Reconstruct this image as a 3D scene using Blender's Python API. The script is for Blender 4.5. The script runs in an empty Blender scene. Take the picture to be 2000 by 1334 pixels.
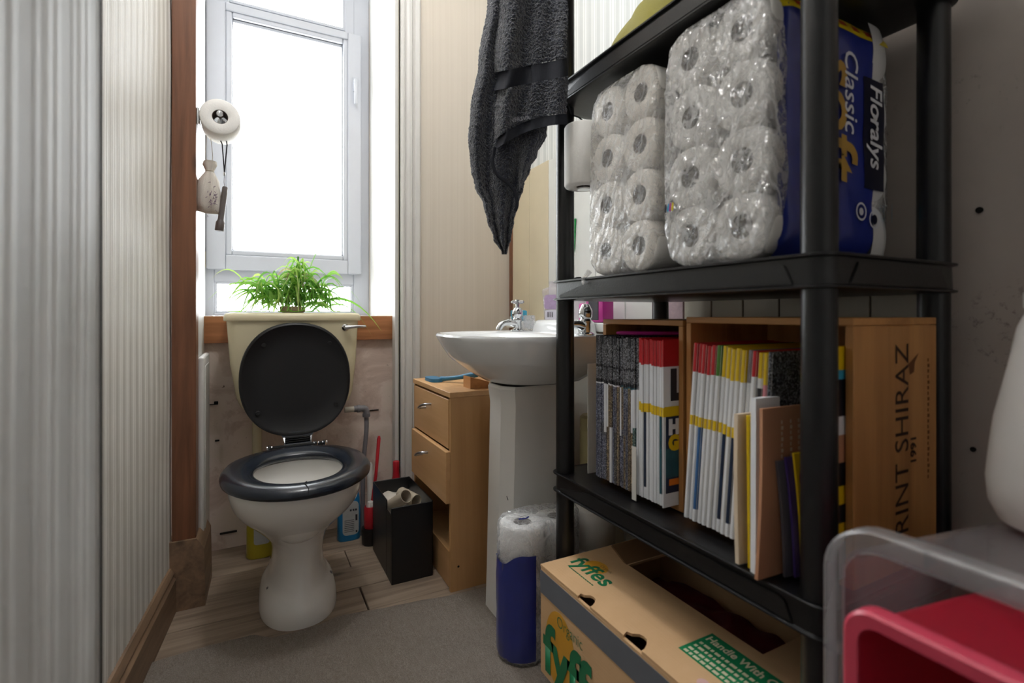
import bpy, bmesh, math, random
from mathutils import Vector, Matrix, noise
random.seed(7)
sc = bpy.context.scene
C = sc.collection
R = math.radians
# ------------------------------------------------------------------ camera
YAW = math.atan(510/980.0)
cam = bpy.data.cameras.new('camera'); co = bpy.data.objects.new('camera', cam); C.objects.link(co)
co.location = (0, 0, 0.85); co.rotation_euler = (R(90), 0, -YAW)
cam.sensor_width = 36; cam.lens = 980/2000*36; cam.shift_y = -52/2000; cam.clip_start = 0.02
cam.dof.use_dof = True; cam.dof.focus_distance = 1.5; cam.dof.aperture_fstop = 3.2
sc.camera = co
# ------------------------------------------------------------------ sky, light, exposure
w = bpy.data.worlds.new('overcast_sky'); sc.world = w; w.use_nodes = True
bg = w.node_tree.nodes['Background']; bg.inputs[0].default_value = (0.93, 0.97, 1.0, 1); bg.inputs[1].default_value = 7.2
def portal(name, loc, rot, sx, sy):
    l = bpy.data.lights.new(name, 'AREA'); l.shape = 'RECTANGLE'; l.size = sx; l.size_y = sy; l.cycles.is_portal = True
    o = bpy.data.objects.new(name, l); C.objects.link(o); o.location = loc; o.rotation_euler = rot; o['kind'] = 'helper'
portal('window_portal', (0.17, 2.66, 1.72), (R(-90), 0, 0), 0.72, 1.75)
sc.view_settings.view_transform = 'Standard'; sc.view_settings.look = 'None'
sc.view_settings.exposure = 1.0; sc.view_settings.gamma = 1.0; sc.view_settings.use_curve_mapping = False
sc.cycles.max_bounces = 8; sc.cycles.diffuse_bounces = 6; sc.cycles.glossy_bounces = 3; sc.cycles.transparent_max_bounces = 16
sc.cycles.sample_clamp_indirect = 6; sc.cycles.adaptive_threshold = 0.02
# ------------------------------------------------------------------ materials
def srgb(r, g=None, b=None):
    if g is None: r, g, b = (r >> 16) & 255, (r >> 8) & 255, r & 255
    f = lambda c: (c/255/12.92) if c/255 <= 0.04045 else ((c/255+0.055)/1.055)**2.4
    return (f(r), f(g), f(b), 1)
class NT:
    def __init__(s, name):
        s.m = bpy.data.materials.new(name); s.m.use_nodes = True
        s.t = s.m.node_tree; s.n = s.t.nodes; s.l = s.t.links
        s.b = s.n['Principled BSDF']; s.out = s.n['Material Output']; s._c = None
    def add(s, typ, **kw):
        n = s.n.new(typ)
        for k, v in kw.items():
            if k.startswith('i_'):
                key = k[2:]; n.inputs[int(key) if key.isdigit() else key].default_value = v
            else: setattr(n, k, v)
        return n
    def link(s, a, b): s.l.new(a, b)
    def coord(s, kind='Object'):
        if s._c is None: s._c = s.add('ShaderNodeTexCoord')
        return s._c.outputs[kind]
    def mapping(s, scale=(1, 1, 1), kind='Object', loc=(0, 0, 0)):
        m = s.add('ShaderNodeMapping'); m.inputs['Scale'].default_value = scale; m.inputs['Location'].default_value = loc
        s.link(s.coord(kind), m.inputs[0]); return m.outputs[0]
    def noise(s, scale, vec=None, detail=4, rough=0.55, dist=0):
        n = s.add('ShaderNodeTexNoise'); n.inputs['Scale'].default_value = scale; n.inputs['Detail'].default_value = detail
        n.inputs['Roughness'].default_value = rough; n.inputs['Distortion'].default_value = dist
        s.link(vec if vec is not None else s.coord(), n.inputs['Vector']); return n.outputs['Fac']
    def wave(s, scale, vec=None, dist=0, detail=2, axis='X', prof='SIN', dscale=1):
        n = s.add('ShaderNodeTexWave', bands_direction=axis, wave_profile=prof)
        n.inputs['Scale'].default_value = scale; n.inputs['Distortion'].default_value = dist; n.inputs['Detail'].default_value = detail
        n.inputs['Detail Scale'].default_value = dscale
        s.link(vec if vec is not None else s.coord(), n.inputs['Vector']); return n.outputs['Fac']
    def ramp(s, fac, stops):
        r = s.add('ShaderNodeValToRGB'); e = r.color_ramp.elements
        while len(e) < len(stops): e.new(0.5)
        for el, (p, c) in zip(e, stops): el.position = p; el.color = c if len(c) == 4 else (*c, 1)
        s.link(fac, r.inputs[0]); return r.outputs[0]
    def mix(s, fac, a, b, mode='MIX'):
        n = s.add('ShaderNodeMix', data_type='RGBA', blend_type=mode)
        for sock, v in ((n.inputs[0], fac), (n.inputs[6], a), (n.inputs[7], b)):
            if hasattr(v, 'links'): s.link(v, sock)
            else: sock.default_value = v
        return n.outputs[2]
    def math(s, op, a, b=0.0):
        n = s.add('ShaderNodeMath', operation=op)
        for sock, v in zip(n.inputs, (a, b)):
            if hasattr(v, 'links'): s.link(v, sock)
            else: sock.default_value = v
        return n.outputs[0]
    def color(s, c):
        if hasattr(c, 'links'): s.link(c, s.b.inputs['Base Color'])
        else: s.b.inputs['Base Color'].default_value = c
    def bump(s, h, dist=0.002, strength=1.0):
        n = s.add('ShaderNodeBump'); n.inputs['Distance'].default_value = dist; n.inputs['Strength'].default_value = strength
        s.link(h, n.inputs['Height']); s.link(n.outputs[0], s.b.inputs['Normal']); return n.outputs[0]
    def set(s, rough=None, metal=None, spec=None, coat=None, sheen=None, sss=None, trans=None):
        for k, v in (('Roughness', rough), ('Metallic', metal), ('Specular IOR Level', spec), ('Coat Weight', coat), ('Sheen Weight', sheen), ('Transmission Weight', trans)):
            if v is None: continue
            if hasattr(v, 'links'): s.link(v, s.b.inputs[k])
            else: s.b.inputs[k].default_value = v
        return s
M = {}
def plain(key, c, rough=0.5, metal=0, var=0.06, vs=18, bump=0.0, bs=120, spec=None, coat=None):
    """one colour with faint mottling and optional fine relief"""
    t = NT(key); c = srgb(c) if isinstance(c, int) else c
    d = tuple(x*(1-var*2.2) for x in c[:3])+(1,)
    t.color(t.mix(t.noise(vs), c, d)); t.set(rough, metal, spec, coat)
    if bump: t.bump(t.noise(bs, detail=3), bump)
    M[key] = t.m; return t
def wood(key, c1, c2, axis=2, scale=1.0, rough=0.5, dist=3.0, knots=True):
    t = NT(key); s = [26*scale]*3; s[axis] = 1.6*scale
    v = t.mapping(tuple(s)); n1 = t.noise(1.0, v, 5, 0.6, dist*0.25); n2 = t.noise(4.0, v, 3, 0.5)
    col = t.ramp(t.math('ADD', t.math('MULTIPLY', n1, 0.75), t.math('MULTIPLY', n2, 0.25)), [(0.33, srgb(c2)), (0.62, srgb(c1))])
    if knots:
        s2 = [9*scale]*3; s2[axis] = 3.5*scale
        k = t.add('ShaderNodeTexVoronoi'); k.inputs['Scale'].default_value = 1.0; t.link(t.mapping(tuple(s2)), k.inputs['Vector'])
        kk = t.ramp(k.outputs['Distance'], [(0.05, (1, 1, 1, 1)), (0.14, (0, 0, 0, 1))])
        col = t.mix(t.math('MULTIPLY', kk, 0.7), col, tuple(x*0.35 for x in srgb(c2)[:3])+(1,))
    t.color(col); t.set(rough); t.bump(n1, 0.0008); M[key] = t.m; return t
# striped embossed wallpaper; stripes follow the coordinate along the wall (axis)
def wallpaper(key, light, dark, axis, period, dirt=0.25):
    t = NT(key); sep = t.add('ShaderNodeSeparateXYZ'); t.link(t.coord(), sep.inputs[0]); a = sep.outputs[axis]
    fr = t.math('FRACT', t.math('MULTIPLY', a, 1/period))
    st = t.ramp(fr, [(0.0, (1, 1, 1, 1)), (0.10, (1, 1, 1, 1)), (0.13, (0.25,)*3), (0.22, (0.3,)*3), (0.25, (0.9,)*3), (0.34, (0.9,)*3), (0.40, (0.1,)*3), (0.72, (0.0,)*3), (0.76, (0.8,)*3), (0.82, (0.2,)*3), (0.92, (0.25,)*3), (0.95, (1,)*3)])
    col = t.mix(st, srgb(dark), srgb(light))
    fine = [3, 3, 0.5]; fine[axis] = 120
    col = t.mix(t.math('MULTIPLY', t.noise(1.0, t.mapping(tuple(fine)), 4), 0.35), col, tuple(x*0.82 for x in srgb(dark)[:3])+(1,))
    d = t.ramp(t.noise(3.0, None, 5, 0.6), [(0.45, (0, 0, 0, 1)), (0.75, (1, 1, 1, 1))])
    col = t.mix(t.math('MULTIPLY', d, dirt), col, srgb(0x8d867c)); t.color(col); t.set(0.58, spec=0.3)
    t.bump(st, 0.0006, 0.5); M[key] = t.m; return t
wallpaper('paper_left', 0xf0eee9, 0xc4c0b8, 1, 0.044)
wallpaper('paper_near', 0xebeeee, 0xcbcece, 1, 0.078, 0.45)
wallpaper('paper_reveal', 0xe8e9e8, 0xd2d1cc, 1, 0.11, 0.15)
wallpaper('paper_right', 0xe9ebea, 0xc9cdcc, 1, 0.05, 0.1)
def fine_paper(key, c1, c2):
    t = NT(key); v = t.mapping((95, 95, 0.4)); col = t.mix(t.noise(1.0, v, 3), srgb(c1), srgb(c2)); t.color(col); t.set(0.7); t.bump(t.noise(1.0, v, 3), 0.0006); M[key] = t.m
fine_paper('paper_beige', 0xd3cabd, 0xc3b9aa)
def plaster():
    t = NT('plaster'); n = t.noise(5.5, None, 6, 0.65, 0.6)
    col = t.ramp(n, [(0.36, srgb(0xbda79b)), (0.46, srgb(0xd0bcb0)), (0.5, srgb(0xdccbc0)), (0.66, srgb(0xd8cabb))])
    sp = t.ramp(t.noise(38, None, 3, 0.7), [(0.70, (0, 0, 0, 1)), (0.75, (1, 1, 1, 1))]); col = t.mix(sp, col, srgb(0x6f5a4c))
    t.color(col); t.set(0.75); t.bump(n, 0.004); M['plaster'] = t.m
plaster()
def damp_wall():
    t = NT('damp_wall'); n = t.noise(3.2, None, 6, 0.6)
    col = t.ramp(n, [(0.3, srgb(0xa69b93)), (0.7, srgb(0xb8aea6))])
    area = t.ramp(t.noise(4.0, t.mapping((1, 1, 1), loc=(0.3, 0.5, 0.1)), 3), [(0.52, (0, 0, 0, 1)), (0.64, (1, 1, 1, 1))])
    sp = t.ramp(t.noise(60, None, 4, 0.75), [(0.56, (0, 0, 0, 1)), (0.66, (1, 1, 1, 1))])
    dn_ = t.add('ShaderNodeVectorMath', operation='DISTANCE'); t.link(t.coord(), dn_.inputs[0]); dn_.inputs[1].default_value = (1.05, 0.335, 0.83); ball = t.ramp(dn_.outputs['Value'], [(0.03, (0.75,)*3), (0.10, (0, 0, 0, 1))]); area = t.math('MAXIMUM', area, ball)
    col = t.mix(t.math('MULTIPLY', t.math('MULTIPLY', area, sp), 0.8), col, srgb(0x4e463f))
    t.color(col); t.set(0.7); t.bump(n, 0.002); M['damp_wall'] = t.m
damp_wall()
def carpet_mat():
    t = NT('carpet_wool'); a = t.noise(420, None, 2, 0.8); b = t.noise(9, None, 5, 0.6)
    col = t.mix(b, srgb(0x9f958b), srgb(0x7d736a)); col = t.mix(t.ramp(a, [(0.35, (0, 0, 0, 1)), (0.65, (1, 1, 1, 1))]), col, srgb(0xc2b8ad), 'MIX')
    v = t.noise(160, t.mapping((1, 0.35, 1)), 3, 0.7); col = t.mix(t.math('MULTIPLY', v, 0.8), col, srgb(0x7a7068)); t.color(col); t.set(1.0, spec=0.1); t.bump(t.math('ADD', a, v), 0.006); M['carpet'] = t.m
carpet_mat()
wood('pine_dark', 0x7f5238, 0x5b3722, 2, 1.0, 0.4); wood('pine_dark_x', 0xb3774c, 0x8a5631, 0, 1.0, 0.45)
wood('floor_wood', 0x9c8a78, 0x6f5f50, 0, 1.0, 0.6); wood('skirting_wood', 0x8d725a, 0x65503e, 1, 1.0, 0.5)
wood('beech', 0xc79a68, 0xb18452, 2, 0.5, 0.45, 2.0, False); wood('beech_y', 0xcfa373, 0xb98d5c, 1, 0.5, 0.42, 2.0, False)
wood('crate_wood', 0xcd9558, 0xa87440, 2, 0.7, 0.5, 2.5); wood('crate_wood_y', 0xcd9558, 0xa87440, 1, 0.7, 0.5, 2.5)
plain('white_paint', 0xd2d0cc, 0.45, var=0.05); plain('upvc', 0xb4b8c1, 0.28, var=0.02); plain('gasket', 0x24262a, 0.7)
plain('cream_board', 0xd7cbaf, 0.5, var=0.07, vs=8); plain('pale_board', 0xdfe1de, 0.45, var=0.05, vs=8)
plain('dark_gap', 0x15110e, 0.95); plain('tile_cream', 0xb9b2a3, 0.2, var=0.05); plain('tile_pink', 0xc7aab4, 0.25, var=0.2, vs=60)
plain('ceiling_white', 0xe9e7e2, 0.8, var=0.02)
def glass():
    t = NT('window_glass'); tr = t.add('ShaderNodeBsdfTransparent'); gl = t.add('ShaderNodeBsdfGlossy'); gl.inputs['Roughness'].default_value = 0.02
    f = t.add('ShaderNodeLayerWeight'); f.inputs[0].default_value = 0.5; fz = t.math('ADD', t.math('MULTIPLY', t.math('POWER', f.outputs['Facing'], 5.0), 0.9), 0.05); mx = t.add('ShaderNodeMixShader'); t.link(fz, mx.inputs[0]); t.link(tr.outputs[0], mx.inputs[1]); t.link(gl.outputs[0], mx.inputs[2]); t.link(mx.outputs[0], t.out.inputs[0]); M['glass'] = t.m
glass()
def film(key, tint, base, rough, bump, bscale, milk=0.06, glint=0.0):
    """clear crinkled plastic: see-through, with real reflections and highlight streaks painted as white lines"""
    t = NT(key); tr = t.add('ShaderNodeBsdfTransparent'); tr.inputs[0].default_value = tint
    gl = t.add('ShaderNodeBsdfGlossy'); gl.inputs['Roughness'].default_value = rough
    h = t.math('ADD', t.noise(bscale, None, 4, 0.6, 1.5), t.math('MULTIPLY', t.wave(bscale*0.9, t.mapping((1, 1, 0.55)), 9, 3, 'DIAGONAL', dscale=1.4), 0.5))
    bn = t.add('ShaderNodeBump'); bn.inputs['Distance'].default_value = bump; t.link(h, bn.inputs['Height']); t.link(bn.outputs[0], gl.inputs['Normal'])
    f = t.add('ShaderNodeLayerWeight'); f.inputs[0].default_value = 0.5; fz = t.math('POWER', f.outputs['Facing'], 4.0)
    mx = t.add('ShaderNodeMixShader'); t.link(t.math('ADD', t.math('MULTIPLY', fz, 0.8), base+0.045), mx.inputs[0]); t.link(tr.outputs[0], mx.inputs[1]); t.link(gl.outputs[0], mx.inputs[2])
    df = t.add('ShaderNodeBsdfTranslucent'); d2 = t.add('ShaderNodeBsdfDiffuse'); m2 = t.add('ShaderNodeMixShader'); t.link(d2.outputs[0], m2.inputs[1]); t.link(df.outputs[0], m2.inputs[2])
    m3 = t.add('ShaderNodeMixShader'); cr = t.ramp(t.wave(bscale*0.55, t.mapping((1, 1, 0.6)), 16, 4, 'DIAGONAL', dscale=1.1), [(0.80, (0, 0, 0, 1)), (0.97, (1, 1, 1, 1))]); c2 = t.ramp(t.noise(bscale*1.3, None, 3, 0.6, 2.5), [(0.47, (0, 0, 0, 1)), (0.5, (1, 1, 1, 1)), (0.53, (0, 0, 0, 1))]); t.link(t.math('ADD', t.math('MULTIPLY', t.math('MAXIMUM', cr, c2), glint), milk), m3.inputs[0]); t.link(mx.outputs[0], m3.inputs[1]); t.link(m2.outputs[0], m3.inputs[2]); t.link(m3.outputs[0], t.out.inputs[0]); M[key] = t.m  # milky white lines painted in as highlight streaks on the film
film('film_clear', (0.97, 0.97, 0.97, 1), 0.24, 0.14, 0.010, 26, 0.15, 0.50); film('film_soft', (0.96, 0.94, 0.91, 1), 0.10, 0.2, 0.007, 26, 0.24, 0.25)
film('film_smooth', (0.97, 0.98, 1.0, 1), 0.02, 0.15, 0.004, 25, 0.22, 0.25); film('tub_clear', (0.80, 0.80, 0.82, 1), 0.0, 0.25, 0.0004, 20, 0.09); film('tub_rim', (0.9, 0.9, 0.92, 1), 0.02, 0.3, 0.0004, 20, 0.15)
film('bottle_clear', (0.93, 0.90, 0.95, 1), 0.04, 0.06, 0.0003, 10, 0.2)
# ------------------------------------------------------------------ mesh helpers
def tag(o, label=None, cat=None, group=None, kind=None):
    if label: o['label'] = label
    if cat: o['category'] = cat
    if group: o['group'] = group
    if kind: o['kind'] = kind
    return o
def link(o, parent=None):
    C.objects.link(o)
    if parent is not None:
        o.parent = parent; o.matrix_parent_inverse = parent.matrix_world.inverted() if False else Matrix.Translation(-parent.location) if parent.parent is None else Matrix.Translation(-(parent.location+parent.parent.location) if not parent.get('_w') else (0, 0, 0))
    return o
def empty(name, loc=(0, 0, 0)):
    o = bpy.data.objects.new(name, None); o.location = loc; o.empty_display_size = 0.02; C.objects.link(o); return o
def obj(name, bm, mat, parent=None, smooth=False, ang=40):
    me = bpy.data.meshes.new(name); bm.normal_update(); bm.to_mesh(me); bm.free()
    for m in (mat if isinstance(mat, (list, tuple)) else [mat]): me.materials.append(M[m] if isinstance(m, str) else m)
    return obm(name, me, parent, smooth, ang)
def obm(name, me, parent=None, smooth=False, ang=40):
    o = bpy.data.objects.new(name, me); C.objects.link(o)
    if smooth:
        for p in me.polygons: p.use_smooth = True
        try: me.set_sharp_from_angle(angle=R(ang))
        except Exception: pass
    if parent is not None: o.parent = parent; o.matrix_parent_inverse = wmat(parent).inverted()
    return o
def wmat(o):
    m = o.matrix_basis.copy()
    if o.parent is not None: m = wmat(o.parent) @ o.matrix_parent_inverse @ m
    return m
def B(): return bmesh.new()
def box(bm, x0, x1, y0, y1, z0, z1, bev=0.0, seg=2, mi=0, rot=None, about=None):
    r = bmesh.ops.create_cube(bm, size=1.0); vs = r['verts']
    bmesh.ops.scale(bm, vec=(x1-x0, y1-y0, z1-z0), verts=vs); bmesh.ops.translate(bm, vec=((x0+x1)/2, (y0+y1)/2, (z0+z1)/2), verts=vs)
    fs = set(f for v in vs for f in v.link_faces)
    if bev > 0:
        es = list(set(e for v in vs for e in v.link_edges))
        rr = bmesh.ops.bevel(bm, geom=es, offset=bev, segments=seg, affect='EDGES', profile=0.5); fs = set(rr['faces']) | set(f for v in rr['verts'] for f in v.link_faces)
    vs = list(set(v for f in fs for v in f.verts))
    for f in fs: f.material_index = mi
    if rot is not None: bmesh.ops.rotate(bm, cent=about or ((x0+x1)/2, (y0+y1)/2, (z0+z1)/2), matrix=rot, verts=vs)
    return vs
def loft(bm, secs, closed=True, caps=(True, True), mi=0):
    rows = [[bm.verts.new(p) for p in s] for s in secs]; n = len(rows[0])
    for a, b in zip(rows, rows[1:]):
        for i in range(n if closed else n-1):
            j = (i+1) % n
            try: bm.faces.new((a[i], a[j], b[j], b[i])).material_index = mi
            except ValueError: pass
    if closed and caps[0]: bm.faces.new(rows[0][::-1]).material_index = mi
    if closed and caps[1]: bm.faces.new(rows[-1]).material_index = mi
    return rows
def frame(d):
    d = Vector(d).normalized(); a = Vector((0, 0, 1)) if abs(d.z) < 0.9 else Vector((1, 0, 0)); u = d.cross(a).normalized(); return u, d.cross(u).normalized()
def cyl(bm, p0, p1, r0, r1=None, n=20, caps=(True, True), mi=0):
    r1 = r0 if r1 is None else r1; p0, p1 = Vector(p0), Vector(p1); u, v = frame(p1-p0)
    ring = lambda p, r: [p+(u*math.cos(2*math.pi*i/n)+v*math.sin(2*math.pi*i/n))*r for i in range(n)]
    return loft(bm, [ring(p0, r0), ring(p1, r1)], True, caps, mi)
def tube(bm, pts, r, n=10, mi=0):
    pts = [Vector(p) for p in pts]; rs = r if isinstance(r, (list, tuple)) else [r]*len(pts); secs = []; u = None
    for i, p in enumerate(pts):
        d = (pts[min(i+1, len(pts)-1)]-pts[max(i-1, 0)]).normalized()
        if u is None: u, v = frame(d)
        else: u = (u-d*u.dot(d)).normalized(); v = d.cross(u)
        secs.append([p+(u*math.cos(2*math.pi*k/n)+v*math.sin(2*math.pi*k/n))*rs[i] for k in range(n)])
    return loft(bm, secs, True, (True, True), mi)
def lathe(bm, prof, c=(0, 0, 0), n=28, axis=2, mi=0, caps=(True, True)):
    secs = []
    for r, h in prof:
        s = []
        for i in range(n):
            a = 2*math.pi*i/n; x, y = r*math.cos(a), r*math.sin(a)
            p = (x, y, h) if axis == 2 else ((h, x, y) if axis == 0 else (y, h, x)); s.append(Vector(p)+Vector(c))
        secs.append(s)
    return loft(bm, secs, True, caps, mi)
def spline(pts, n=6):
    pts = [Vector(p) for p in pts]; out = []
    for i in range(len(pts)-1):
        p0, p1, p2, p3 = pts[max(i-1, 0)], pts[i], pts[i+1], pts[min(i+2, len(pts)-1)]
        for k in range(n):
            t = k/n; out.append(0.5*((2*p1)+(p2-p0)*t+(2*p0-5*p1+4*p2-p3)*t*t+(3*p1-p0-3*p2+p3)*t**3))
    return out+[pts[-1]]
def sup(c, e): return math.copysign(abs(c)**e, c)
def prism(bm, pts, vec, mi=0):
    vec = Vector(vec); a = [Vector(p) for p in pts]; return loft(bm, [a, [p+vec for p in a]], True, (True, True), mi)
def rrect(w, h, r, n=5, cx=0, cy=0):
    out = []
    for sx, sy, a0 in ((1, 1, 0), (-1, 1, 90), (-1, -1, 180), (1, -1, 270)):
        for k in range(n+1):
            a = R(a0+90*k/n); out.append((cx+sx*(w/2-r)+r*math.cos(a), cy+sy*(h/2-r)+r*math.sin(a)))
    return out
def text(name, body, size, org, right, up, mat, parent, bold=0.0, shear=0.0, align='LEFT', depth=0.0003, sx=1.0, spacing=1.0, lift=0.0004):
    """flat lettering as thin mesh on a surface"""
    cu = bpy.data.curves.new(name, 'FONT'); cu.body = body; cu.size = size; cu.align_x = align; cu.offset = bold; cu.shear = shear; cu.extrude = 0.0; cu.space_character = spacing; cu.resolution_u = 3
    o = bpy.data.objects.new(name, cu); C.objects.link(o); dg = bpy.context.evaluated_depsgraph_get(); me = bpy.data.meshes.new_from_object(o.evaluated_get(dg)); bpy.data.objects.remove(o)
    r, u = Vector(right).normalized(), Vector(up).normalized(); n = r.cross(u).normalized(); u = n.cross(r)
    m = Matrix((r*sx, u, n)).transposed().to_4x4(); m.translation = Vector(org)+n*lift
    me.transform(m); me.name = name; me.materials.clear(); me.materials.append(M[mat]); return obm(name, me, parent)
def flat(name, pts, mat, parent, off=(0, 0, 0)):
    bm = B(); bm.faces.new([bm.verts.new(Vector(p)+Vector(off)) for p in pts]); return obj(name, bm, mat, parent)
def struct(name, bm, mat, smooth=False): return tag(obj(name, bm, mat, None, smooth), kind='structure')
def grid(bm, nu, nv, f, mi=0, flip=False):
    g = [[bm.verts.new(f(i/(nu-1), j/(nv-1))) for j in range(nv)] for i in range(nu)]
    for i in range(nu-1):
        for j in range(nv-1):
            q = (g[i][j], g[i+1][j], g[i+1][j+1], g[i][j+1]); bm.faces.new(q[::-1] if flip else q).material_index = mi
    return g
def copy_tree(o, parent=None, mat=None):
    c = o.copy(); C.objects.link(c)
    if parent is not None: c.parent = parent; c.matrix_parent_inverse = o.matrix_parent_inverse.copy()
    for ch in list(o.children): copy_tree(ch, c)
    return c
def nz(*p): return noise.noise(Vector(p))
ORD = ['first', 'second', 'third', 'fourth', 'fifth', 'sixth', 'seventh', 'eighth', 'ninth', 'tenth', 'eleventh', 'twelfth', 'thirteenth', 'fourteenth', 'fifteenth', 'sixteenth', 'seventeenth', 'eighteenth', 'nineteenth', 'twentieth']
# ================================================================== THE SETTING
XR, YB, YW, YS = 1.05, 2.02, 2.10, 2.60      # right wall, beige wall, wall under the window, window plane
ZC = 2.75; CT = 0.009                        # ceiling, carpet top
bm = B(); box(bm, -0.45, XR+0.15, -1.05, 2.75, -0.06, -0.022); floor = struct('floor', bm, 'dark_gap')
# floorboards at the back, running left to right
rows_y = [1.385, 1.475, 1.612, 1.752, 1.888, 2.022, 2.11]
for r in range(len(rows_y)-1):
    y0, y1 = rows_y[r], rows_y[r+1]
    cuts = {1: [-0.30, 0.303, XR], 0: [-0.30, 0.62, XR], 2: [-0.30, XR], 3: [-0.30, 0.30, XR]}.get(r, [-0.30, XR])
    for a, b in zip(cuts, cuts[1:]):
        g = 0.004 if (r == 1 and b < 1) else 0.0015
        bm = B(); box(bm, a+0.001, b-g, y0+0.0016, y1-0.0016, -0.024, 0.0-0.0006*(r % 2), 0.0015, 1); obj('floorboard', bm, 'floor_wood', floor)
bm = B(); box(bm, -0.45, XR+0.15, -1.05, 2.75, ZC, ZC+0.05); struct('ceiling', bm, 'ceiling_white')
# left wall: striped, ridged paper, slightly buckled
LW = lambda y: -0.2072-0.0935*(1.72-y)
def ridge(t, per):
    f = (t/per) % 1.0; h = 0
    for c, wd, a in ((0.05, 0.07, 1.0), (0.30, 0.05, 0.8), (0.78, 0.05, 0.7), (0.97, 0.03, 0.5)): h += a*math.exp(-((f-c)/wd)**2)
    return h
def lw(u, v):
    y = 0.60+u*(1.745-0.60); z = 0.11+v*(ZC-0.11); wob = 0.006*nz(y*3, z*2.2, 1)*(1 if y > 1 else 0); y2 = y+0.0035*nz(z*3, y*4, 5)
    return (LW(y)+0.0009*ridge(y, 0.044)+wob*0.8, y2, z)
bm = B(); grid(bm, 420, 40, lw, flip=False)
g = B(); box(g, -0.45, -0.34, 0.55, 1.76, 0, ZC); me_ = bpy.data.meshes.new('x'); g.to_mesh(me_); g.free(); bm.from_mesh(me_)
struct('wall_left', bm, 'paper_left', True)
XN = -0.13; YN = 0.612
def nw(u, v):
    y = -1.05+u*(YN-0.008+1.05); z = v*ZC; return (XN+0.0009*ridge(y, 0.078)+0.004*nz(y*2, z*1.5, 8), y, z)
bm = B(); grid(bm, 460, 24, nw); box(bm, -0.45, XN-0.012, -1.05, YN-0.001, 0, ZC); box(bm, XN-0.014, XN+0.0015, YN-0.012, YN, 0, ZC, 0.002)
struct('wall_left_front', bm, 'paper_near', True)
bm = B(); box(bm, XN-0.01, XN+0.0028, YN-0.0032, YN+0.0012, 0, ZC); struct('trim_9', bm, 'dark_gap')
# window wall: below the window, sill, head, reveals
def bw(u, v):
    x, z = -0.17+u*0.72, 0.0+v*0.842; return (x, YW+0.0025*nz(x*9, z*7, 2)+(0.003 if 0.02 > abs(z-0.42+0.03*nz(x*8, 1, 1)) else 0), z)
bm = B(); grid(bm, 60, 70, bw); box(bm, -0.45, 1.2, YW+0.012, 2.72, 0, 0.838); wall_back = struct('wall_back', bm, 'plaster', True)
for (a, b, z0, z1) in ((-0.152, -0.105, 0.526, 0.529), (-0.118, -0.105, 0.528, 0.538), (-0.115, -0.101, 0.393, 0.399), (0.40, 0.47, 0.455, 0.459), (-0.10, -0.045, 0.054, 0.061)):
    bm = B(); box(bm, a, b, YW-0.0045, YW+0.012, z0, z1, 0.002); obj('gouge', bm, 'dark_gap', wall_back)
bm = B(); box(bm, -0.20, 0.56, YW+0.006, YS-0.03, 0.836, 0.846); struct('window_sill', bm, 'white_paint')
bm = B(); loft(bm, [[(-0.147, 1.79, z), (-0.147, 2.12, z), (-0.188, 2.70, z), (-0.45, 2.70, z), (-0.45, 1.79, z)] for z in (0, ZC)]); struct('wall_reveal_left', bm, 'white_paint')
def rv(u, v):
    pts = [(0.5335, 2.022), (0.536, 2.07), (0.536, 2.12), (0.533, 2.70)]
    s = u*3; i = min(int(s), 2); t = s-i; x = pts[i][0]+(pts[i+1][0]-pts[i][0])*t; y = pts[i][1]+(pts[i+1][1]-pts[i][1])*t
    return (x-0.0016*ridge(y, 0.11)+0.003*nz(y*5, v*4, 3), y, v*ZC)
bm = B(); grid(bm, 160, 30, rv, flip=True); struct('wall_reveal_right', bm, 'paper_reveal', True)
bm = B(); box(bm, 0.533, 1.2, YB, 2.72, 0, ZC); struct('wall_back_right', bm, 'paper_beige')
bm = B(); box(bm, -0.45, 0.56, YS-0.02, 2.72, 2.62, ZC); struct('wall_window_head', bm, 'white_paint')
# moulded architrave on the right of the recess, its dark shrinkage gap
bm = B(); prof = [(0.538, 0.0), (0.538, 0.012), (0.544, 0.018), (0.552, 0.018), (0.556, 0.010), (0.562, 0.016), (0.572, 0.020), (0.582, 0.020), (0.588, 0.012), (0.596, 0.024), (0.612, 0.026), (0.618, 0.020), (0.618, 0.0)]
loft(bm, [[(x, YB-d, z) for x, d in prof] for z in (0, ZC)]); struct('trim_1', bm, 'white_paint')
bm = B(); box(bm, 0.5335, 0.5385, YB-0.002, YB+0.02, 0, ZC); struct('trim_2', bm, 'dark_gap')
bm = B(); box(bm, 0.5185, 0.5325, YB+0.004, YB+0.05, 0, ZC, 0.002); struct('trim_3', bm, 'white_paint')
# timber post on the left of the recess with its plinth block and skirting
bm = B(); box(bm, -0.201, -0.142, 1.724, 1.80, 0.19, ZC, 0.002); struct('trim_4', bm, 'pine_dark')
bm = B(); loft(bm, [[(-0.207, 1.716, z), (-0.118+dx, 1.716, z), (-0.112+dx, 1.90, z), (-0.207, 1.90, z)] for z, dx in ((0, 0), (0.165, -0.003), (0.185, -0.012), (0.20, -0.022))]); struct('trim_5', bm, 'skirting_wood')
bm = B(); prof = [(0.0, 0), (0.022, 0), (0.022, 0.095), (0.014, 0.105), (0.018, 0.112), (0.010, 0.127), (0.0, 0.130)]
loft(bm, [[(LW(y)-0.004+d, y, z) for d, z in prof] for y in (1.73, 0.60)]); struct('baseboard_left', bm, 'skirting_wood')
bm = B(); box(bm, -0.155, 0.5265, YW-0.022, YW+0.004, 0.749, 0.845, 0.001); struct('trim_6', bm, 'pine_dark_x')
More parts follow.
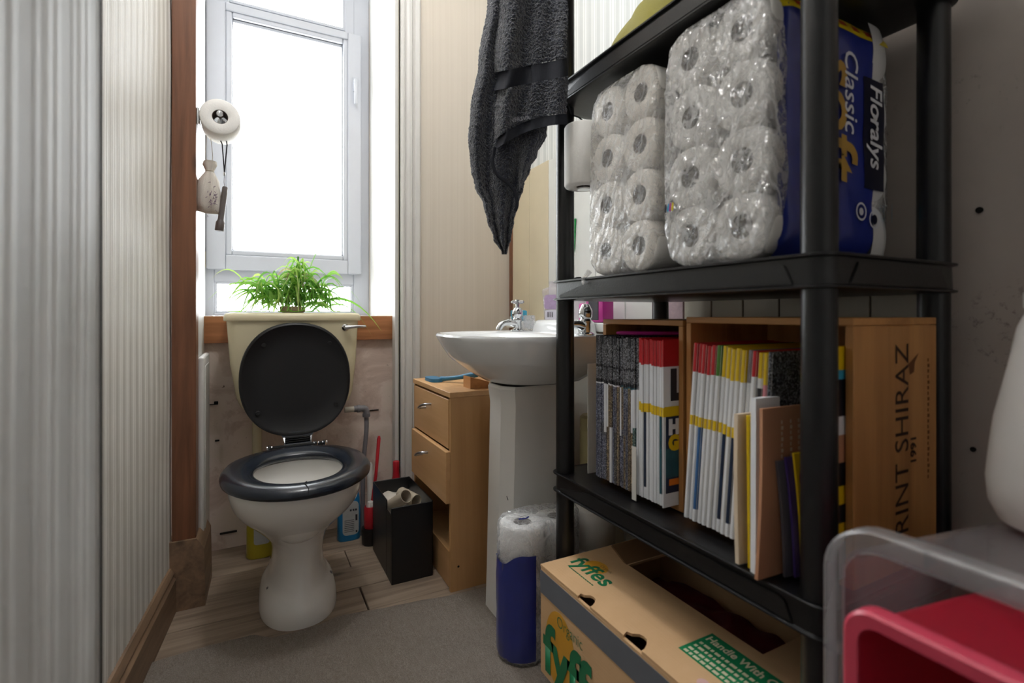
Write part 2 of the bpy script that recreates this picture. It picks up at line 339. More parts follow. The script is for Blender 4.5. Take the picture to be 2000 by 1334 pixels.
# right wall: damp plaster, boards by the basin, tiles behind the rack
bm = B(); box(bm, XR, XR+0.15, -1.05, 2.72, 0, ZC); wall_right = struct('wall_right', bm, 'damp_wall')
bm = B(); box(bm, XR-0.001, XR+0.01, 1.10, YB, 1.46, ZC); obj('upper_paper', bm, 'paper_right', wall_right)
y = YB-0.035; k = 0
while y > 1.12:
    wd = 0.152; bm = B(); box(bm, XR-0.014, XR, y-wd+0.003, y, 0.10, 1.455+0.004*(k % 2), 0.003); obj('board', bm, 'cream_board' if k < 2 else 'pale_board', wall_right); y -= wd; k += 1
bm = B(); box(bm, XR-0.016, XR, YB-0.034, YB-0.004, 0.10, 1.27, 0.003); struct('trim_7', bm, 'pine_dark')
for r in range(2):
    for k in range(7):
        y1 = 1.085-k*0.0925; bm = B(); box(bm, XR-0.007, XR, y1-0.089, y1, 0.80-r*0.093, 0.889-r*0.093, 0.0015, 1); obj('tile', bm, 'tile_pink' if k < 1 else 'tile_cream', wall_right)
bm = B(); cyl(bm, (XR-0.001, 0.372, 1.02), (XR-0.003, 0.372, 1.02), 0.005); obj('screw_hole', bm, 'dark_gap', wall_right)
bm = B()
for k in range(26):
    yy = 0.335-0.14*k/25; hh = 0.004+0.006*abs(nz(k*0.7, 3, 1)); box(bm, XR-0.003, XR+0.002, yy-0.004, yy+0.004, 0.575-hh+0.01*nz(k*0.3, 1, 1), 0.575+hh+0.01*nz(k*0.3, 1, 1))
for (yy, zz) in ((0.33, 0.535), (0.27, 0.53), (0.28, 0.59), (0.38, 0.63)): cyl(bm, (XR-0.003, yy, zz), (XR+0.001, yy, zz), 0.004, n=8)
tag(obj('cracked_plaster', bm, 'dark_gap', wall_right), kind='stuff')
bm = B(); box(bm, XR-0.012, XR, -0.6, 0.36, 0.0, 0.515, 0.002); obj('stripped_band', bm, 'dark_gap', wall_right)
# wall behind the viewer
bm = B(); box(bm, -0.45, XR+0.15, -1.10, -1.05, 0, ZC); struct('wall_front', bm, 'white_paint')
# ------------------------------------------------------------------ window
win = empty('window_1', (0.17, YS, 0.846)); tag(win, kind='structure')
def fr(name, x0, x1, z0, z1, t, y0, y1, mat='upvc', par=None, bev=0.004):
    for (a, b, c, d) in ((x0, x0+t[0], z0, z1), (x1-t[1], x1, z0, z1), (x0+t[0], x1-t[1], z0, z0+t[2]), (x0+t[0], x1-t[1], z1-t[3], z1)):
        bm = B(); box(bm, a, b, y0, y1, c, d, bev); obj(name, bm, mat, par)
fr('outer_frame', -0.186, 0.533, 0.846, 2.62, (0.040, 0.076, 0.012, 0.03), YS-0.005, YS+0.075, par=win)
bm = B(); box(bm, -0.146, 0.457, YS-0.001, YS+0.075, 0.998, 1.062, 0.004); obj('transom', bm, 'upvc', win)
bm = B(); box(bm, -0.146, 0.457, YS-0.001, YS+0.075, 2.20, 2.262, 0.004); obj('transom', bm, 'upvc', win)
fr('glazing_bead', -0.148, 0.457, 0.856, 1.0, (0.010, 0.010, 0.010, 0.008), YS+0.003, YS+0.03, par=win, bev=0.002)
fr('glazing_bead', -0.085, 0.415, 2.262, 2.60, (0.012, 0.012, 0.014, 0.012), YS-0.004, YS+0.03, par=win, bev=0.002)
bm = B(); box(bm, -0.146, -0.085, YS-0.008, YS+0.06, 2.24, 2.60, 0.004); obj('top_sash_stile', bm, 'upvc', win)
bm = B(); box(bm, 0.414, 0.458, YS-0.008, YS+0.06, 2.24, 2.60, 0.004); obj('top_sash_stile', bm, 'upvc', win)
sash = B(); box(sash, -0.175, -0.10, YS-0.032, YS+0.035, 1.052, 2.245, 0.006); box(sash, 0.425, 0.490, YS-0.032, YS+0.035, 1.052, 2.245, 0.006); box(sash, -0.10, 0.425, YS-0.0319, YS+0.035, 1.052, 1.118, 0.004); box(sash, -0.10, 0.425, YS-0.0319, YS+0.035, 2.21, 2.245, 0.004)
sash = obj('sash', sash, 'upvc', win)
fr('sash_bead', -0.102, 0.427, 1.116, 2.212, (0.028, 0.024, 0.027, 0.026), YS-0.024, YS+0.02, par=sash, bev=0.007)
fr('gasket', -0.0755, 0.4045, 1.1425, 2.187, (0.004, 0.004, 0.003, 0.005), YS-0.012, YS+0.012, 'gasket', sash, 0.0)
fr('gasket', -0.139, 0.448, 0.865, 0.993, (0.003, 0.003, 0.003, 0.003), YS+0.008, YS+0.026, 'gasket', win, 0.0)
for (a, b, c, d, yy) in ((-0.075, 0.405, 1.142, 2.188, YS+0.004), (-0.141, 0.449, 0.862, 0.994, YS+0.016), (-0.08, 0.41, 2.27, 2.592, YS+0.01)):
    bm = B(); box(bm, a, b, yy-0.002, yy+0.002, c, d); obj('glass_pane', bm, 'glass', win)
bm = B(); box(bm, 0.447, 0.469, YS-0.040, YS-0.030, 1.955, 2.025, 0.003); box(bm, 0.451, 0.465, YS-0.062, YS-0.038, 1.995, 2.012, 0.003); box(bm, 0.450, 0.466, YS-0.066, YS-0.054, 1.885, 2.012, 0.005); obj('handle', bm, 'upvc', sash, True)
bm = B(); cyl(bm, (-0.183, YS-0.012, 1.06), (-0.183, YS-0.012, 1.13), 0.009, n=14); obj('hinge', bm, 'cream_board', sash, True)
# added fill light, unseen: glowing globe under the ceiling to brighten the room
t = NT('fill_globe'); em = t.add('ShaderNodeEmission'); em.inputs[0].default_value = (0.99, 0.99, 1.0, 1); em.inputs[1].default_value = 32.0; t.link(em.outputs[0], t.out.inputs[0]); M['fill_globe'] = t.m
plain('brass', 0xb08d4a, 0.3, 1.0)
lamp = empty('fill_lamp', (0.22, 0.95, 2.55)); tag(lamp, 'unseen added fill light globe above the toilet', 'lamp')
bm = B(); lathe(bm, [(0.001, -0.11), (0.06, -0.098), (0.10, -0.06), (0.115, 0), (0.10, 0.06), (0.05, 0.105)], (0.22, 0.95, 2.57)); obj('globe', bm, 'fill_globe', lamp, True)
bm = B(); lathe(bm, [(0.05, 0.10), (0.055, 0.12), (0.055, 0.18)], (0.22, 0.95, 2.57)); obj('holder', bm, 'brass', lamp, True)
# ================================================================== CARPET
def edge_y(x):
    e = 1.535-0.10*((x+0.2)/0.75); e = min(e, 1.50)
    if 0.0 < x < 0.25: e = min(e, 1.462+0.9*max(0, abs(x-0.118)-0.07)**1.0)
    return e+0.004*nz(x*30, 2, 9)+0.008*nz(x*7, 5, 2)
def cpt(u, v):
    x = -0.275+u*(XR-0.002+0.275); e = edge_y(x); y = -1.04+v*(e+1.04); x2 = max(x, (LW(y)+0.016) if y > 0.612 else XN+0.003) if u < 0.3 else x
    return (x2, y, CT*(1 if v < 0.995 else 0.12)+0.0015*nz(x*14, y*14, 3))
bm = B(); grid(bm, 150, 170, cpt); tag(obj('carpet', bm, 'carpet', None, True), 'worn grey brown carpet covering the front of the floor', 'carpet')
# ================================================================== TOILET
plain('porcelain', 0xf0eeea, 0.08, var=0.03, vs=3, coat=0.3); plain('cream_china', 0xd9cfae, 0.22, var=0.04, vs=5); plain('bowl_inside', 0xcfcdc8, 0.15)
t = plain('seat_plastic', 0x18212f, 0.26, var=0.25, vs=14, coat=0.2); plain('lid_plastic', 0x100f11, 0.40, var=0.12, vs=9, spec=0.3); plain('rubber', 0x0e0e10, 0.8)
plain('chrome', 0xd6d8da, 0.10, 1.0, var=0.03); plain('pipe_grey', 0x77757a, 0.5); plain('pipe_white', 0xcfcabd, 0.4)
TX = 0.118
wc = empty('toilet', (TX, 1.60, 0)); tag(wc, 'cream and white toilet with raised dark seat lid below the window', 'toilet')
def egg(z, hw, yf, yb, ex=2.0, n=56, cx=TX, nb=3.2, ym=None):
    ym = ym if ym is not None else yf+(yb-yf)*0.52; out = []
    for i in range(n):
        a = 2*math.pi*i/n; c, s = math.cos(a), math.sin(a); e = 2/ex if s < 0 else 2/nb
        out.append((cx+hw*sup(c, 2/(ex if s < 0 else (ex+nb)/2)), ym+((ym-yf) if s < 0 else (yb-ym))*sup(s, e), z))
    return out
bx = TX+0.008
secs = [egg(0.0, 0.106, 1.466, 1.80, 2.3, cx=bx), egg(0.012, 0.107, 1.464, 1.80, 2.3, cx=bx), egg(0.035, 0.104, 1.466, 1.80, 2.2, cx=bx), egg(0.055, 0.098, 1.474, 1.80, 2.1, cx=bx), egg(0.068, 0.088, 1.490, 1.80, 2.0, cx=bx), egg(0.082, 0.079, 1.502, 1.80, 2.0, cx=bx), egg(0.115, 0.072, 1.512, 1.80, cx=bx), egg(0.155, 0.0705, 1.514, 1.80, cx=bx), egg(0.195, 0.077, 1.503, 1.80, cx=bx), egg(0.232, 0.097, 1.476, 1.80), egg(0.27, 0.128, 1.432, 1.79), egg(0.30, 0.152, 1.390, 1.78), egg(0.33, 0.166, 1.355, 1.77), egg(0.365, 0.173, 1.332, 1.765), egg(0.398, 0.176, 1.322, 1.76), egg(0.405, 0.172, 1.326, 1.756),
        egg(0.405, 0.128, 1.368, 1.665, nb=2.2), egg(0.395, 0.124, 1.372, 1.66, nb=2.2), egg(0.36, 0.122, 1.375, 1.655, nb=2.1), egg(0.30, 0.105, 1.40, 1.64, nb=2.1), egg(0.25, 0.075, 1.45, 1.63, nb=2.1), egg(0.22, 0.05, 1.49, 1.62, nb=2.1)]
bm = B(); loft(bm, secs); bmesh.ops.recalc_face_normals(bm, faces=bm.faces); pan = obj('pan', bm, 'porcelain', wc, True, 60)
for q in ((TX-0.073, 1.60, 0.062), (TX+0.098, 1.62, 0.058)): bm = B(); lathe(bm, [(0.006, 0), (0.006, 0.006), (0.003, 0.008)], q); obj('floor_screw', bm, 'pipe_grey', pan)
# seat ring
def ring(off, z):
    """point set between inner (off=0) and outer (off=1) outline"""
    a_ = egg(z, 0.114, 1.353, 1.640, 2.05, nb=2.3); b_ = egg(z, 0.192, 1.290, 1.738, 2.05, nb=2.5); return [tuple(p+(q-p)*off for p, q in zip(u, v)) for u, v in zip(a_, b_)]
prof = [(0.10, 0.410), (0.0, 0.416), (-0.03, 0.424), (0.02, 0.431), (0.2, 0.4365), (0.45, 0.4385), (0.7, 0.437), (0.9, 0.430), (1.0, 0.4205), (0.99, 0.412), (0.9, 0.408)]
bm = B(); loft(bm, [[(x, y, z+0.006*(y-1.5)) for x, y, z in ring(o, z)] for o, z in prof]+[[(x, y, z+0.006*(y-1.5)) for x, y, z in ring(*prof[0])]], True, (False, False)); bmesh.ops.recalc_face_normals(bm, faces=bm.faces)
seat = obj('seat', bm, 'seat_plastic', wc, True, 60)
bm = B(); tube(bm, [(TX+0.002+0.004*math.sin(k*1.7), 1.288+0.068*k/6, [0.417, 0.431, 0.4365, 0.4377, 0.4365, 0.4345, 0.428][k]+0.0006) for k in range(7)], 0.0011, 6); obj('crack', bm, 'rubber', seat)
# lid, standing up against the cistern
def lidpt(a, rad, d):
    c, s = math.cos(a), math.sin(a); hw = 0.172; hh = 0.186
    x = TX+0.019+hw*rad*sup(c, 2/2.25); h = 0.372/2+hh*rad*sup(s, 2/2.2)
    tilt = 0.07; return (x, 1.793+tilt*h/0.372*1.0-d, 0.452+h)
n = 64; A_ = [2*math.pi*i/n for i in range(n)]
bm = B(); loft(bm, [[lidpt(a, r, d) for a in A_] for r, d in ((0.02, -0.010), (0.97, -0.010), (1.0, -0.004), (1.0, 0.004), (0.985, 0.010), (0.955, 0.011), (0.93, 0.007), (0.6, 0.005), (0.02, 0.004))]); bmesh.ops.recalc_face_normals(bm, faces=bm.faces); lid = obj('lid', bm, 'lid_plastic', wc, True, 50)
for px, pz in ((0.038, 0.750), (0.243, 0.752), (0.020, 0.535), (0.258, 0.545)):
    h = pz-0.452; yy = 1.793+0.07*h/0.372-0.004; bm = B(); cyl(bm, (px, yy, pz), (px, yy-0.010, pz), 0.0075, 0.006, 14); obj('buffer', bm, 'rubber', lid, True)
bm = B(); loft(bm, [[(TX+0.018+sx*w_, y, z) for sx, y in ((-1, yy-0.008), (1, yy-0.008), (1, yy+0.008), (-1, yy+0.008))] for w_, yy, z in ((0.058, 1.798, 0.47), (0.044, 1.79, 0.452), (0.040, 1.778, 0.438), (0.043, 1.765, 0.428))]); obj('hinge_tab', bm, 'seat_plastic', lid)
for k in range(4):
    bm = B(); box(bm, TX-0.020, TX+0.056, 1.768-0.003, 1.778, 0.432+k*0.0065, 0.435+k*0.0065, 0.001, 1); obj('hinge_rib', bm, 'rubber', lid)
bm = B(); cyl(bm, (TX-0.062, 1.757, 0.428), (TX+0.095, 1.757, 0.428), 0.006, n=12); obj('hinge_rod', bm, 'rubber', wc, True)
for x in (TX-0.066, TX+0.072, TX+0.098):
    bm = B(); cyl(bm, (x, 1.757, 0.418), (x, 1.757, 0.437), 0.0075, 0.007, 12); cyl(bm, (x-0.008, 1.757, 0.43), (x+0.008, 1.757, 0.43), 0.006, n=10); obj('hinge_bolt', bm, 'chrome', wc, True)
# cistern
def cs(z, w_, y0, y1, r=0.03, cx=0.14): return [(x, y, z) for x, y in rrect(w_, y1-y0, r, 6, cx, (y0+y1)/2)]
bm = B(); loft(bm, [cs(0.528, 0.31, 1.915, 2.06, 0.03, 0.146), cs(0.535, 0.352, 1.905, 2.066, 0.03, 0.146), cs(0.57, 0.378, 1.900, 2.068, 0.03, 0.145), cs(0.68, 0.407, 1.895, 2.07, 0.03, 0.142), cs(0.831, 0.425, 1.89, 2.072, 0.03)]); cist = obj('cistern', bm, 'cream_china', wc, True, 50)
bm = B(); loft(bm, [cs(0.829, 0.438, 1.884, 2.075, 0.028), cs(0.832, 0.442, 1.882, 2.075, 0.03), cs(0.848, 0.440, 1.883, 2.075, 0.03), cs(0.855, 0.430, 1.89, 2.07, 0.03), cs(0.8575, 0.40, 1.90, 2.06, 0.03)]); obj('cistern_lid', bm, 'cream_china', cist, True, 50)
bm = B(); tube(bm, [(-0.025+0.017*math.cos(R(a)), 1.8935, 0.803+0.017*math.sin(R(a))) for a in range(175, 368, 12)], 0.0012, 6); obj('plug_mark', bm, 'beech', cist)
bm = B(); lathe(bm, [(0.013, 0), (0.013, 0.006), (0.008, 0.010), (0.007, 0.02)], (0, 0, 0), 20); bmesh.ops.rotate(bm, cent=(0, 0, 0), matrix=Matrix.Rotation(R(90), 3, 'X'), verts=bm.verts); bmesh.ops.translate(bm, vec=(0.304, 1.895, 0.805), verts=bm.verts)
tube(bm, [(0.302, 1.872, 0.804), (0.315, 1.868, 0.806), (0.340, 1.866, 0.808), (0.367, 1.867, 0.808), (0.372, 1.868, 0.808)], [0.009, 0.007, 0.005, 0.0045, 0.003], 12); obj('flush_lever', bm, 'chrome', cist, True)
bm = B(); tube(bm, spline([(0.02, 1.99, 0.52), (0.02, 1.99, 0.35), (0.03, 1.96, 0.25), (0.07, 1.86, 0.24)], 5), 0.016, 12); obj('flush_pipe', bm, 'cream_china', wc, True)
bm = B(); tube(bm, [(0.316, 1.985, 0.489), (0.352, 1.985, 0.489)], 0.011, 12); obj('inlet_union', bm, 'pipe_white', wc, True)
bm = B(); tube(bm, [(0.350, 1.985, 0.489), (0.388, 1.985, 0.489), (0.394, 1.985, 0.486), (0.397, 1.985, 0.478), (0.397, 1.985, 0.455)], 0.012, 14); tube(bm, spline([(0.397, 1.985, 0.462), (0.397, 1.985, 0.40), (0.388, 1.985, 0.30), (0.383, 1.985, 0.15), (0.383, 1.985, 0.0)], 5), 0.0085, 12)
cyl(bm, (0.362, 1.985, 0.489), (0.374, 1.985, 0.489), 0.0145, n=14); cyl(bm, (0.397, 1.985, 0.468), (0.397, 1.985, 0.456), 0.0145, n=14); obj('inlet_pipe', bm, 'pipe_grey', wc, True)
# ================================================================== THINGS IN THE TOILET RECESS
# plant on the cistern
def leafmat():
    t = NT('leaf'); oi = t.add('ShaderNodeAttribute', attribute_name='tone'); c = t.ramp(oi.outputs['Fac'], [(0.0, srgb(0x5f9c40)), (0.45, srgb(0x83bd4e)), (0.75, srgb(0xb4d56c)), (0.9, srgb(0xc9c29a)), (1.0, srgb(0x9a7f6c))])
    t.color(c); t.set(0.45); tl = t.add('ShaderNodeBsdfTranslucent'); t.link(c, tl.inputs[0]); mx = t.add('ShaderNodeMixShader'); mx.inputs[0].default_value = 0.5; t.link(t.b.outputs[0], mx.inputs[1]); t.link(tl.outputs[0], mx.inputs[2]); t.link(mx.outputs[0], t.out.inputs[0]); M['leaf'] = t.m
leafmat(); plain('terracotta', 0x8d7a63, 0.7)
PX, PY, PZ = 0.135, 1.985, 0.8580
plant = empty('spider_plant', (PX, PY, PZ)); tag(plant, 'bushy spider plant with arching green leaves on the cistern lid', 'plant')
bm = B(); lathe(bm, [(0.034, 0), (0.042, 0.003), (0.044, 0.020), (0.042, 0.022), (0.038, 0.020), (0.036, 0.016), (0.002, 0.016)], (PX, PY, PZ), 24); obj('pot', bm, 'terracotta', plant, True)
bm = B(); tl = bm.loops.layers.float.new('tone'); rnd = random.Random(4)
def blade(base, az, L, rise, droop, wd, tone):
    pts = []; d = Vector((math.cos(az), 0.38*math.sin(az), 0))
    for k in range(9):
        s = k/8; pts.append(Vector(base)+d*(L*(s*(1-0.25*min(rise, 1.2))))+Vector((0, 0, L*(rise*1.5*s-droop*s*s*1.6))))
    tw = rnd.uniform(-1.2, 1.2); side = (d.cross(Vector((0, 0, 1))).normalized()*math.cos(tw)+Vector((0, 0, 1))*math.sin(tw)); prev = None
    for k, p in enumerate(pts):
        if p.z < PZ+0.004 and abs(p.x-PX) < 0.225: p.z = PZ+0.004
        w_ = wd*(1-(k/8)**2.2)*(0.6+0.4*min(1, k/2))+0.0003; a, m_, b = bm.verts.new(p-side*w_), bm.verts.new(p+side.cross(d)*w_*0.5), bm.verts.new(p+side*w_)
        if prev:
            for q in ((prev[0], prev[1], m_, a), (prev[1], prev[2], b, m_)):
                f = bm.faces.new(q); f.smooth = True
                for l_ in f.loops: l_[tl] = min(1, tone+0.25*(k/8)**3)
        prev = (a, m_, b)
for k in range(210):
    az = rnd.uniform(0, 2*math.pi); L = rnd.uniform(0.13, 0.25); rise = rnd.uniform(0.3, 1.45); b0 = (PX+rnd.gauss(0, 0.055)+0.01, PY+rnd.gauss(-0.01, 0.015), PZ+0.015+abs(rnd.gauss(0, 0.03)))
    blade(b0, az, L*(1.0 if rise < 0.9 else 0.85), rise, max(0.6, rise*rnd.uniform(0.7, 1.15)), rnd.uniform(0.0035, 0.0062), rnd.uniform(0, 0.7))
for k in range(64):
    az = rnd.uniform(0, 2*math.pi); z0 = rnd.choice([0.11, 0.135, 0.16, 0.18]); blade((PX+0.018+rnd.gauss(0, 0.006), PY+rnd.gauss(0, 0.006), PZ+z0), az, rnd.uniform(0.08, 0.14)*(1 if z0 < 0.17 else 0.8), rnd.uniform(0.35, 0.9), rnd.uniform(0.9, 1.35), rnd.uniform(0.003, 0.0048), rnd.uniform(0.5, 1.0) if z0 < 0.15 else rnd.uniform(0.3, 0.7))
for s in (-1, 1):
    for k in range(24):
        blade((PX+s*0.10+(0.01 if s > 0 else 0), PY-0.01, PZ+0.04+rnd.uniform(-.015, .03)), rnd.uniform(0, 2*math.pi), rnd.uniform(0.07, 0.14), rnd.uniform(0.3, 1.1), rnd.uniform(0.8, 1.2), rnd.uniform(0.003, 0.0048), rnd.uniform(0.1, 0.7))
tag(obj('foliage', bm, 'leaf', plant, True), kind='stuff')
bm = B(); tube(bm, spline([(PX+0.01, PY, PZ+0.02), (PX+0.016, PY, PZ+0.10), (PX+0.018, PY, PZ+0.205)], 5), [0.004]*8+[0.003]*3, 8); obj('stem', bm, 'leaf', plant, True)
# roll holder on the timber post
plain('tissue', 0xf3f1ed, 0.85, var=0.03, vs=40, bump=0.0006, bs=200); plain('core_shaded', 0x6d6056, 0.85); plain('linen', 0xd9d2c8, 0.85, var=0.08, bump=0.0008, bs=500); plain('lavender', 0x7e6480, 0.8)  # roll cores darkened: the shade inside the holes is put into their colour
plain('torch_grey', 0x5d5553, 0.4); plain('cord_black', 0x26252a, 0.7); plain('string', 0xcabfa8, 0.8)
RX, RY, RZ = -0.081, 1.718, 1.437
holder = empty('roll_holder', (-0.142, 1.74, RZ)); tag(holder, 'chrome toilet roll holder screwed to the timber post', 'roll holder')
bm = B(); box(bm, -0.1415, -0.134, 1.728, 1.762, RZ-0.027, RZ+0.022, 0.002); obj('wall_plate', bm, 'chrome', holder, True)
bm = B(); tube(bm, spline([(-0.136, 1.745, RZ-0.002), (-0.125, 1.80, RZ-0.002), (-0.11, 1.838, RZ), (RX, 1.842, RZ), (RX, 1.825, RZ), (RX, 1.72, RZ)], 5), 0.004, 10); obj('arm', bm, 'chrome', holder, True)
bm = B(); lathe(bm, [(0.001, -0.010), (0.009, -0.008), (0.011, 0.0), (0.007, 0.008), (0.005, 0.02)], (RX, RY-0.002, RZ+0.006), 18, axis=1); obj('finial', bm, 'chrome', holder, True)
def roll_mesh(R_=0.053, r_=0.021, L=0.10, n=36):
    bm = B(); lathe(bm, [(r_, 0.001), (r_+0.002, 0), (R_-0.003, 0), (R_, 0.003), (R_, L-0.003), (R_-0.003, L), (r_+0.002, L), (r_, L-0.001)], (0, 0, 0), n, 2, 0, (False, False))
    lathe(bm, [(r_, L-0.001), (r_-0.0012, L-0.002), (r_-0.0012, 0.002), (r_, 0.001)], (0, 0, 0), n, 2, 1, (False, False)); bmesh.ops.recalc_face_normals(bm, faces=bm.faces)
    me = bpy.data.meshes.new('toilet_roll'); bm.to_mesh(me); bm.free(); me.materials.append(M['tissue']); me.materials.append(M['core_shaded'])
    for p in me.polygons: p.use_smooth = True
    me.set_sharp_from_angle(angle=R(50)); return me
ROLL = roll_mesh()
def roll(name, loc, axis, parent=None, me=None, sc_=1.0):
    o = obm(name, me or ROLL); q = Vector((0, 0, 1)).rotation_difference(Vector(axis)); o.rotation_mode = 'QUATERNION'; o.rotation_quaternion = q; o.location = loc; o.scale = (sc_,)*3
    if parent is not None: o.parent = parent; o.matrix_parent_inverse = wmat(parent).inverted()
    return o
tag(roll('toilet_roll', (RX, RY, RZ), (0, 1, 0)), 'toilet roll hanging on the chrome holder beside the window', 'toilet roll')
bm = B(); lathe(bm, [(0.0195, 0.0), (0.0195, 0.05)], (RX, RY+0.03, RZ), 20, 1, 0, (True, False)); obj('inner_cup', bm, 'chrome', holder, True)
# lavender sachet
SX, SY = -0.116, 1.778
sa = empty('lavender_sachet', (SX, SY, 1.16)); tag(sa, 'small white drawstring sachet with lavender print hanging below the toilet roll', 'sachet')
bm = B(); secs = []
for z, hw, hd, dx in ((1.158, 0.020, 0.003, 0.012), (1.164, 0.032, 0.010, 0.004), (1.185, 0.034, 0.016, 0.0), (1.225, 0.034, 0.019, 0.0), (1.258, 0.026, 0.016, 0.002), (1.278, 0.015, 0.010, 0.004), (1.287, 0.010, 0.008, 0.005), (1.294, 0.013, 0.009, 0.005), (1.306, 0.018, 0.010, 0.005), (1.318, 0.016, 0.009, 0.006), (1.320, 0.010, 0.004, 0.006)):
    secs.append([(SX+dx+hw*math.cos(a)*(1+0.10*math.sin(7*a)*(z > 1.25)), SY+hd*math.sin(a)*(1+0.12*math.cos(6*a)), z) for a in [2*math.pi*i/28 for i in range(28)]])
loft(bm, secs); obj('bag', bm, 'linen', sa, True, 70)
bm = B(); tube(bm, spline([(SX+0.004, SY-0.006, 1.287), (SX-0.006, SY+0.01, 1.34), (-0.118, 1.812, RZ-0.004), (SX+0.012, SY+0.01, 1.34), (SX+0.006, SY-0.006, 1.288)], 6), 0.0009, 6); tube(bm, [(SX+0.005+0.0108*math.cos(a), SY+0.0088*math.sin(a), 1.2868) for a in [i*0.4 for i in range(17)]], 0.0014, 6); obj('drawstring', bm, 'string', sa)
bm = B(); rr = random.Random(3)
for k in range(40):
    u = rr.gauss(0, 1); xx = 0.014+rr.gauss(0, 0.006); zz = 1.205+rr.gauss(0, 0.017); hd = 0.019*math.sqrt(max(0, 1-((xx)/0.035)**2)); p = Vector((SX+xx, SY-hd-0.0008, zz)); a = rr.uniform(0, 6.28); q = p+Vector((0.006*math.cos(a), 0.0012, 0.006*math.sin(a))); tube(bm, [p, q], 0.0007, 5)
tag(obj('lavender_print', bm, 'lavender', sa), kind='stuff')
# torch on its lanyard
TXx, TY = -0.078, 1.776
to = empty('torch', (TXx, TY, 1.12)); tag(to, 'small grey torch hanging on a black lanyard beside the sachet', 'torch')
d = Vector((0.018, 0.0, 0.155)).normalized(); p0 = Vector((TXx-0.008, TY, 1.107))
bm = B(); pr_ = [(0.0115, 0.0), (0.0125, 0.002), (0.0125, 0.026), (0.0095, 0.032), (0.0085, 0.036), (0.0085, 0.118), (0.0078, 0.122), (0.0078, 0.135), (0.006, 0.138)]; lathe(bm, pr_, (0, 0, 0), 20); bmesh.ops.rotate(bm, cent=(0, 0, 0), matrix=Vector((0, 0, 1)).rotation_difference(d).to_matrix(), verts=bm.verts); bmesh.ops.translate(bm, vec=p0, verts=bm.verts); obj('body', bm, 'torch_grey', to, True)
tp = p0+d*0.138
bm = B(); tube(bm, [tp-d*0.004, tp+Vector((-0.003, 0, 0.012)), tp+Vector((-0.002, 0, 0.035))], 0.0009, 6); obj('cord', bm, 'torch_grey', to)
bm = B(); zt = RZ-0.051; a = tp+Vector((-0.002, 0, 0.042)); tube(bm, [a, (a.x-0.006, TY+0.002, zt-0.012), (RX-0.010, TY+0.01, zt+0.02), (RX-0.012, TY+0.062, RZ), (RX+0.008, TY+0.062, RZ), (RX+0.012, TY+0.01, zt+0.02), (a.x+0.007, TY+0.002, zt-0.012), a], 0.0019, 6); obj('lanyard', bm, 'cord_black', to)
bm = B(); tube(bm, [tp+Vector((-0.002, 0, 0.034)), tp+Vector((-0.002, 0, 0.044))], 0.003, 10); obj('clasp', bm, 'chrome', to)
# white panel leaning on the left of the recess
bm = B(); box(bm, -0.1455, -0.1275, 1.80+0.0, 2.03, 0.0, 0.72, 0.007, 3); box(bm, -0.1275, -0.1255, 1.83, 2.00, 0.03, 0.69, 0.0008, 1)
tag(obj('panel', bm, 'white_paint', None, True), 'narrow white panel standing upright behind the timber post', 'panel')
# bottles and brushes behind the pan
plain('blue_plastic', 0x1b7fb8, 0.3); plain('yellow_plastic', 0xb8ab2a, 0.35); plain('red_plastic', 0xb5202c, 0.35); plain('label_grey', 0xb9bdbb, 0.5, var=0.1, vs=60); plain('white_plastic', 0xd8d5cf, 0.4); plain('ink', 0x2c2a30, 0.6); plain('black_plastic', 0x0d0d0f, 0.4, var=0.1)
def bottle(name, label, cat, c, hw, hd, H_, mat, neck=0.014, capm='white_plastic', shoulder=0.72, capH=0.04):
    e = empty(name, c); tag(e, label, cat); bm = B(); secs = []
    for f, s in ((0, 0.9), (0.02, 1), (shoulder*0.55, 1.0), (shoulder*0.8, 0.93), (shoulder, 0.75), (shoulder+0.08, neck/hw), (shoulder+0.12, neck/hw)): secs.append([(c[0]+hw*s*sup(math.cos(a), 0.7), c[1]+max(hd*s, neck*0.9)*sup(math.sin(a), 0.7), c[2]+H_*f) for a in [2*math.pi*i/28 for i in range(28)]])
    loft(bm, secs); obj('bottle_body', bm, mat, e, True); bm = B(); lathe(bm, [(neck*1.15, 0), (neck*1.15, capH*0.7), (neck*0.7, capH)], (c[0], c[1], c[2]+H_*(shoulder+0.12)), 18); obj('cap', bm, capm, e, True); return e
bb = bottle('cleaner_bottle', 'blue toilet cleaner bottle with grey label behind the pan', 'bottle', (0.330, 1.975, 0.0), 0.042, 0.022, 0.27, 'blue_plastic', 0.013, 'blue_plastic')
bm = B(); pts = rrect(0.058, 0.125, 0.016, 5, 0.333, 0.085); prism(bm, [(x, 1.9525, z) for x, z in pts], (0, 0.003, 0)); lb = obj('label', bm, 'label_grey', bb)
bm = B(); box(bm, 0.350, 0.357, 1.9515, 1.953, 0.075, 0.097); box(bm, 0.351, 0.357, 1.9515, 1.953, 0.030, 0.037)
for k in range(7): box(bm, 0.310, 0.345, 1.9518, 1.953, 0.036+k*0.007, 0.0375+k*0.007)
for k, xx in enumerate((0.330, 0.340, 0.349)): box(bm, xx, xx+0.006, 1.9515, 1.953, 0.112, 0.119, 0.0, 1)
obj('print', bm, 'ink', lb)
yb_ = bottle('cleaner_bottle', 'yellow cleaner bottle on the floor left of the pan', 'bottle', (0.030, 1.985, 0.0), 0.044, 0.03, 0.26, 'yellow_plastic', 0.014, 'yellow_plastic')
bm = B(); prism(bm, [(x, 1.9545, z) for x, z in rrect(0.05, 0.08, 0.01, 4, 0.034, 0.09)], (0, 0.003, 0)); obj('label', bm, 'label_grey', yb_)
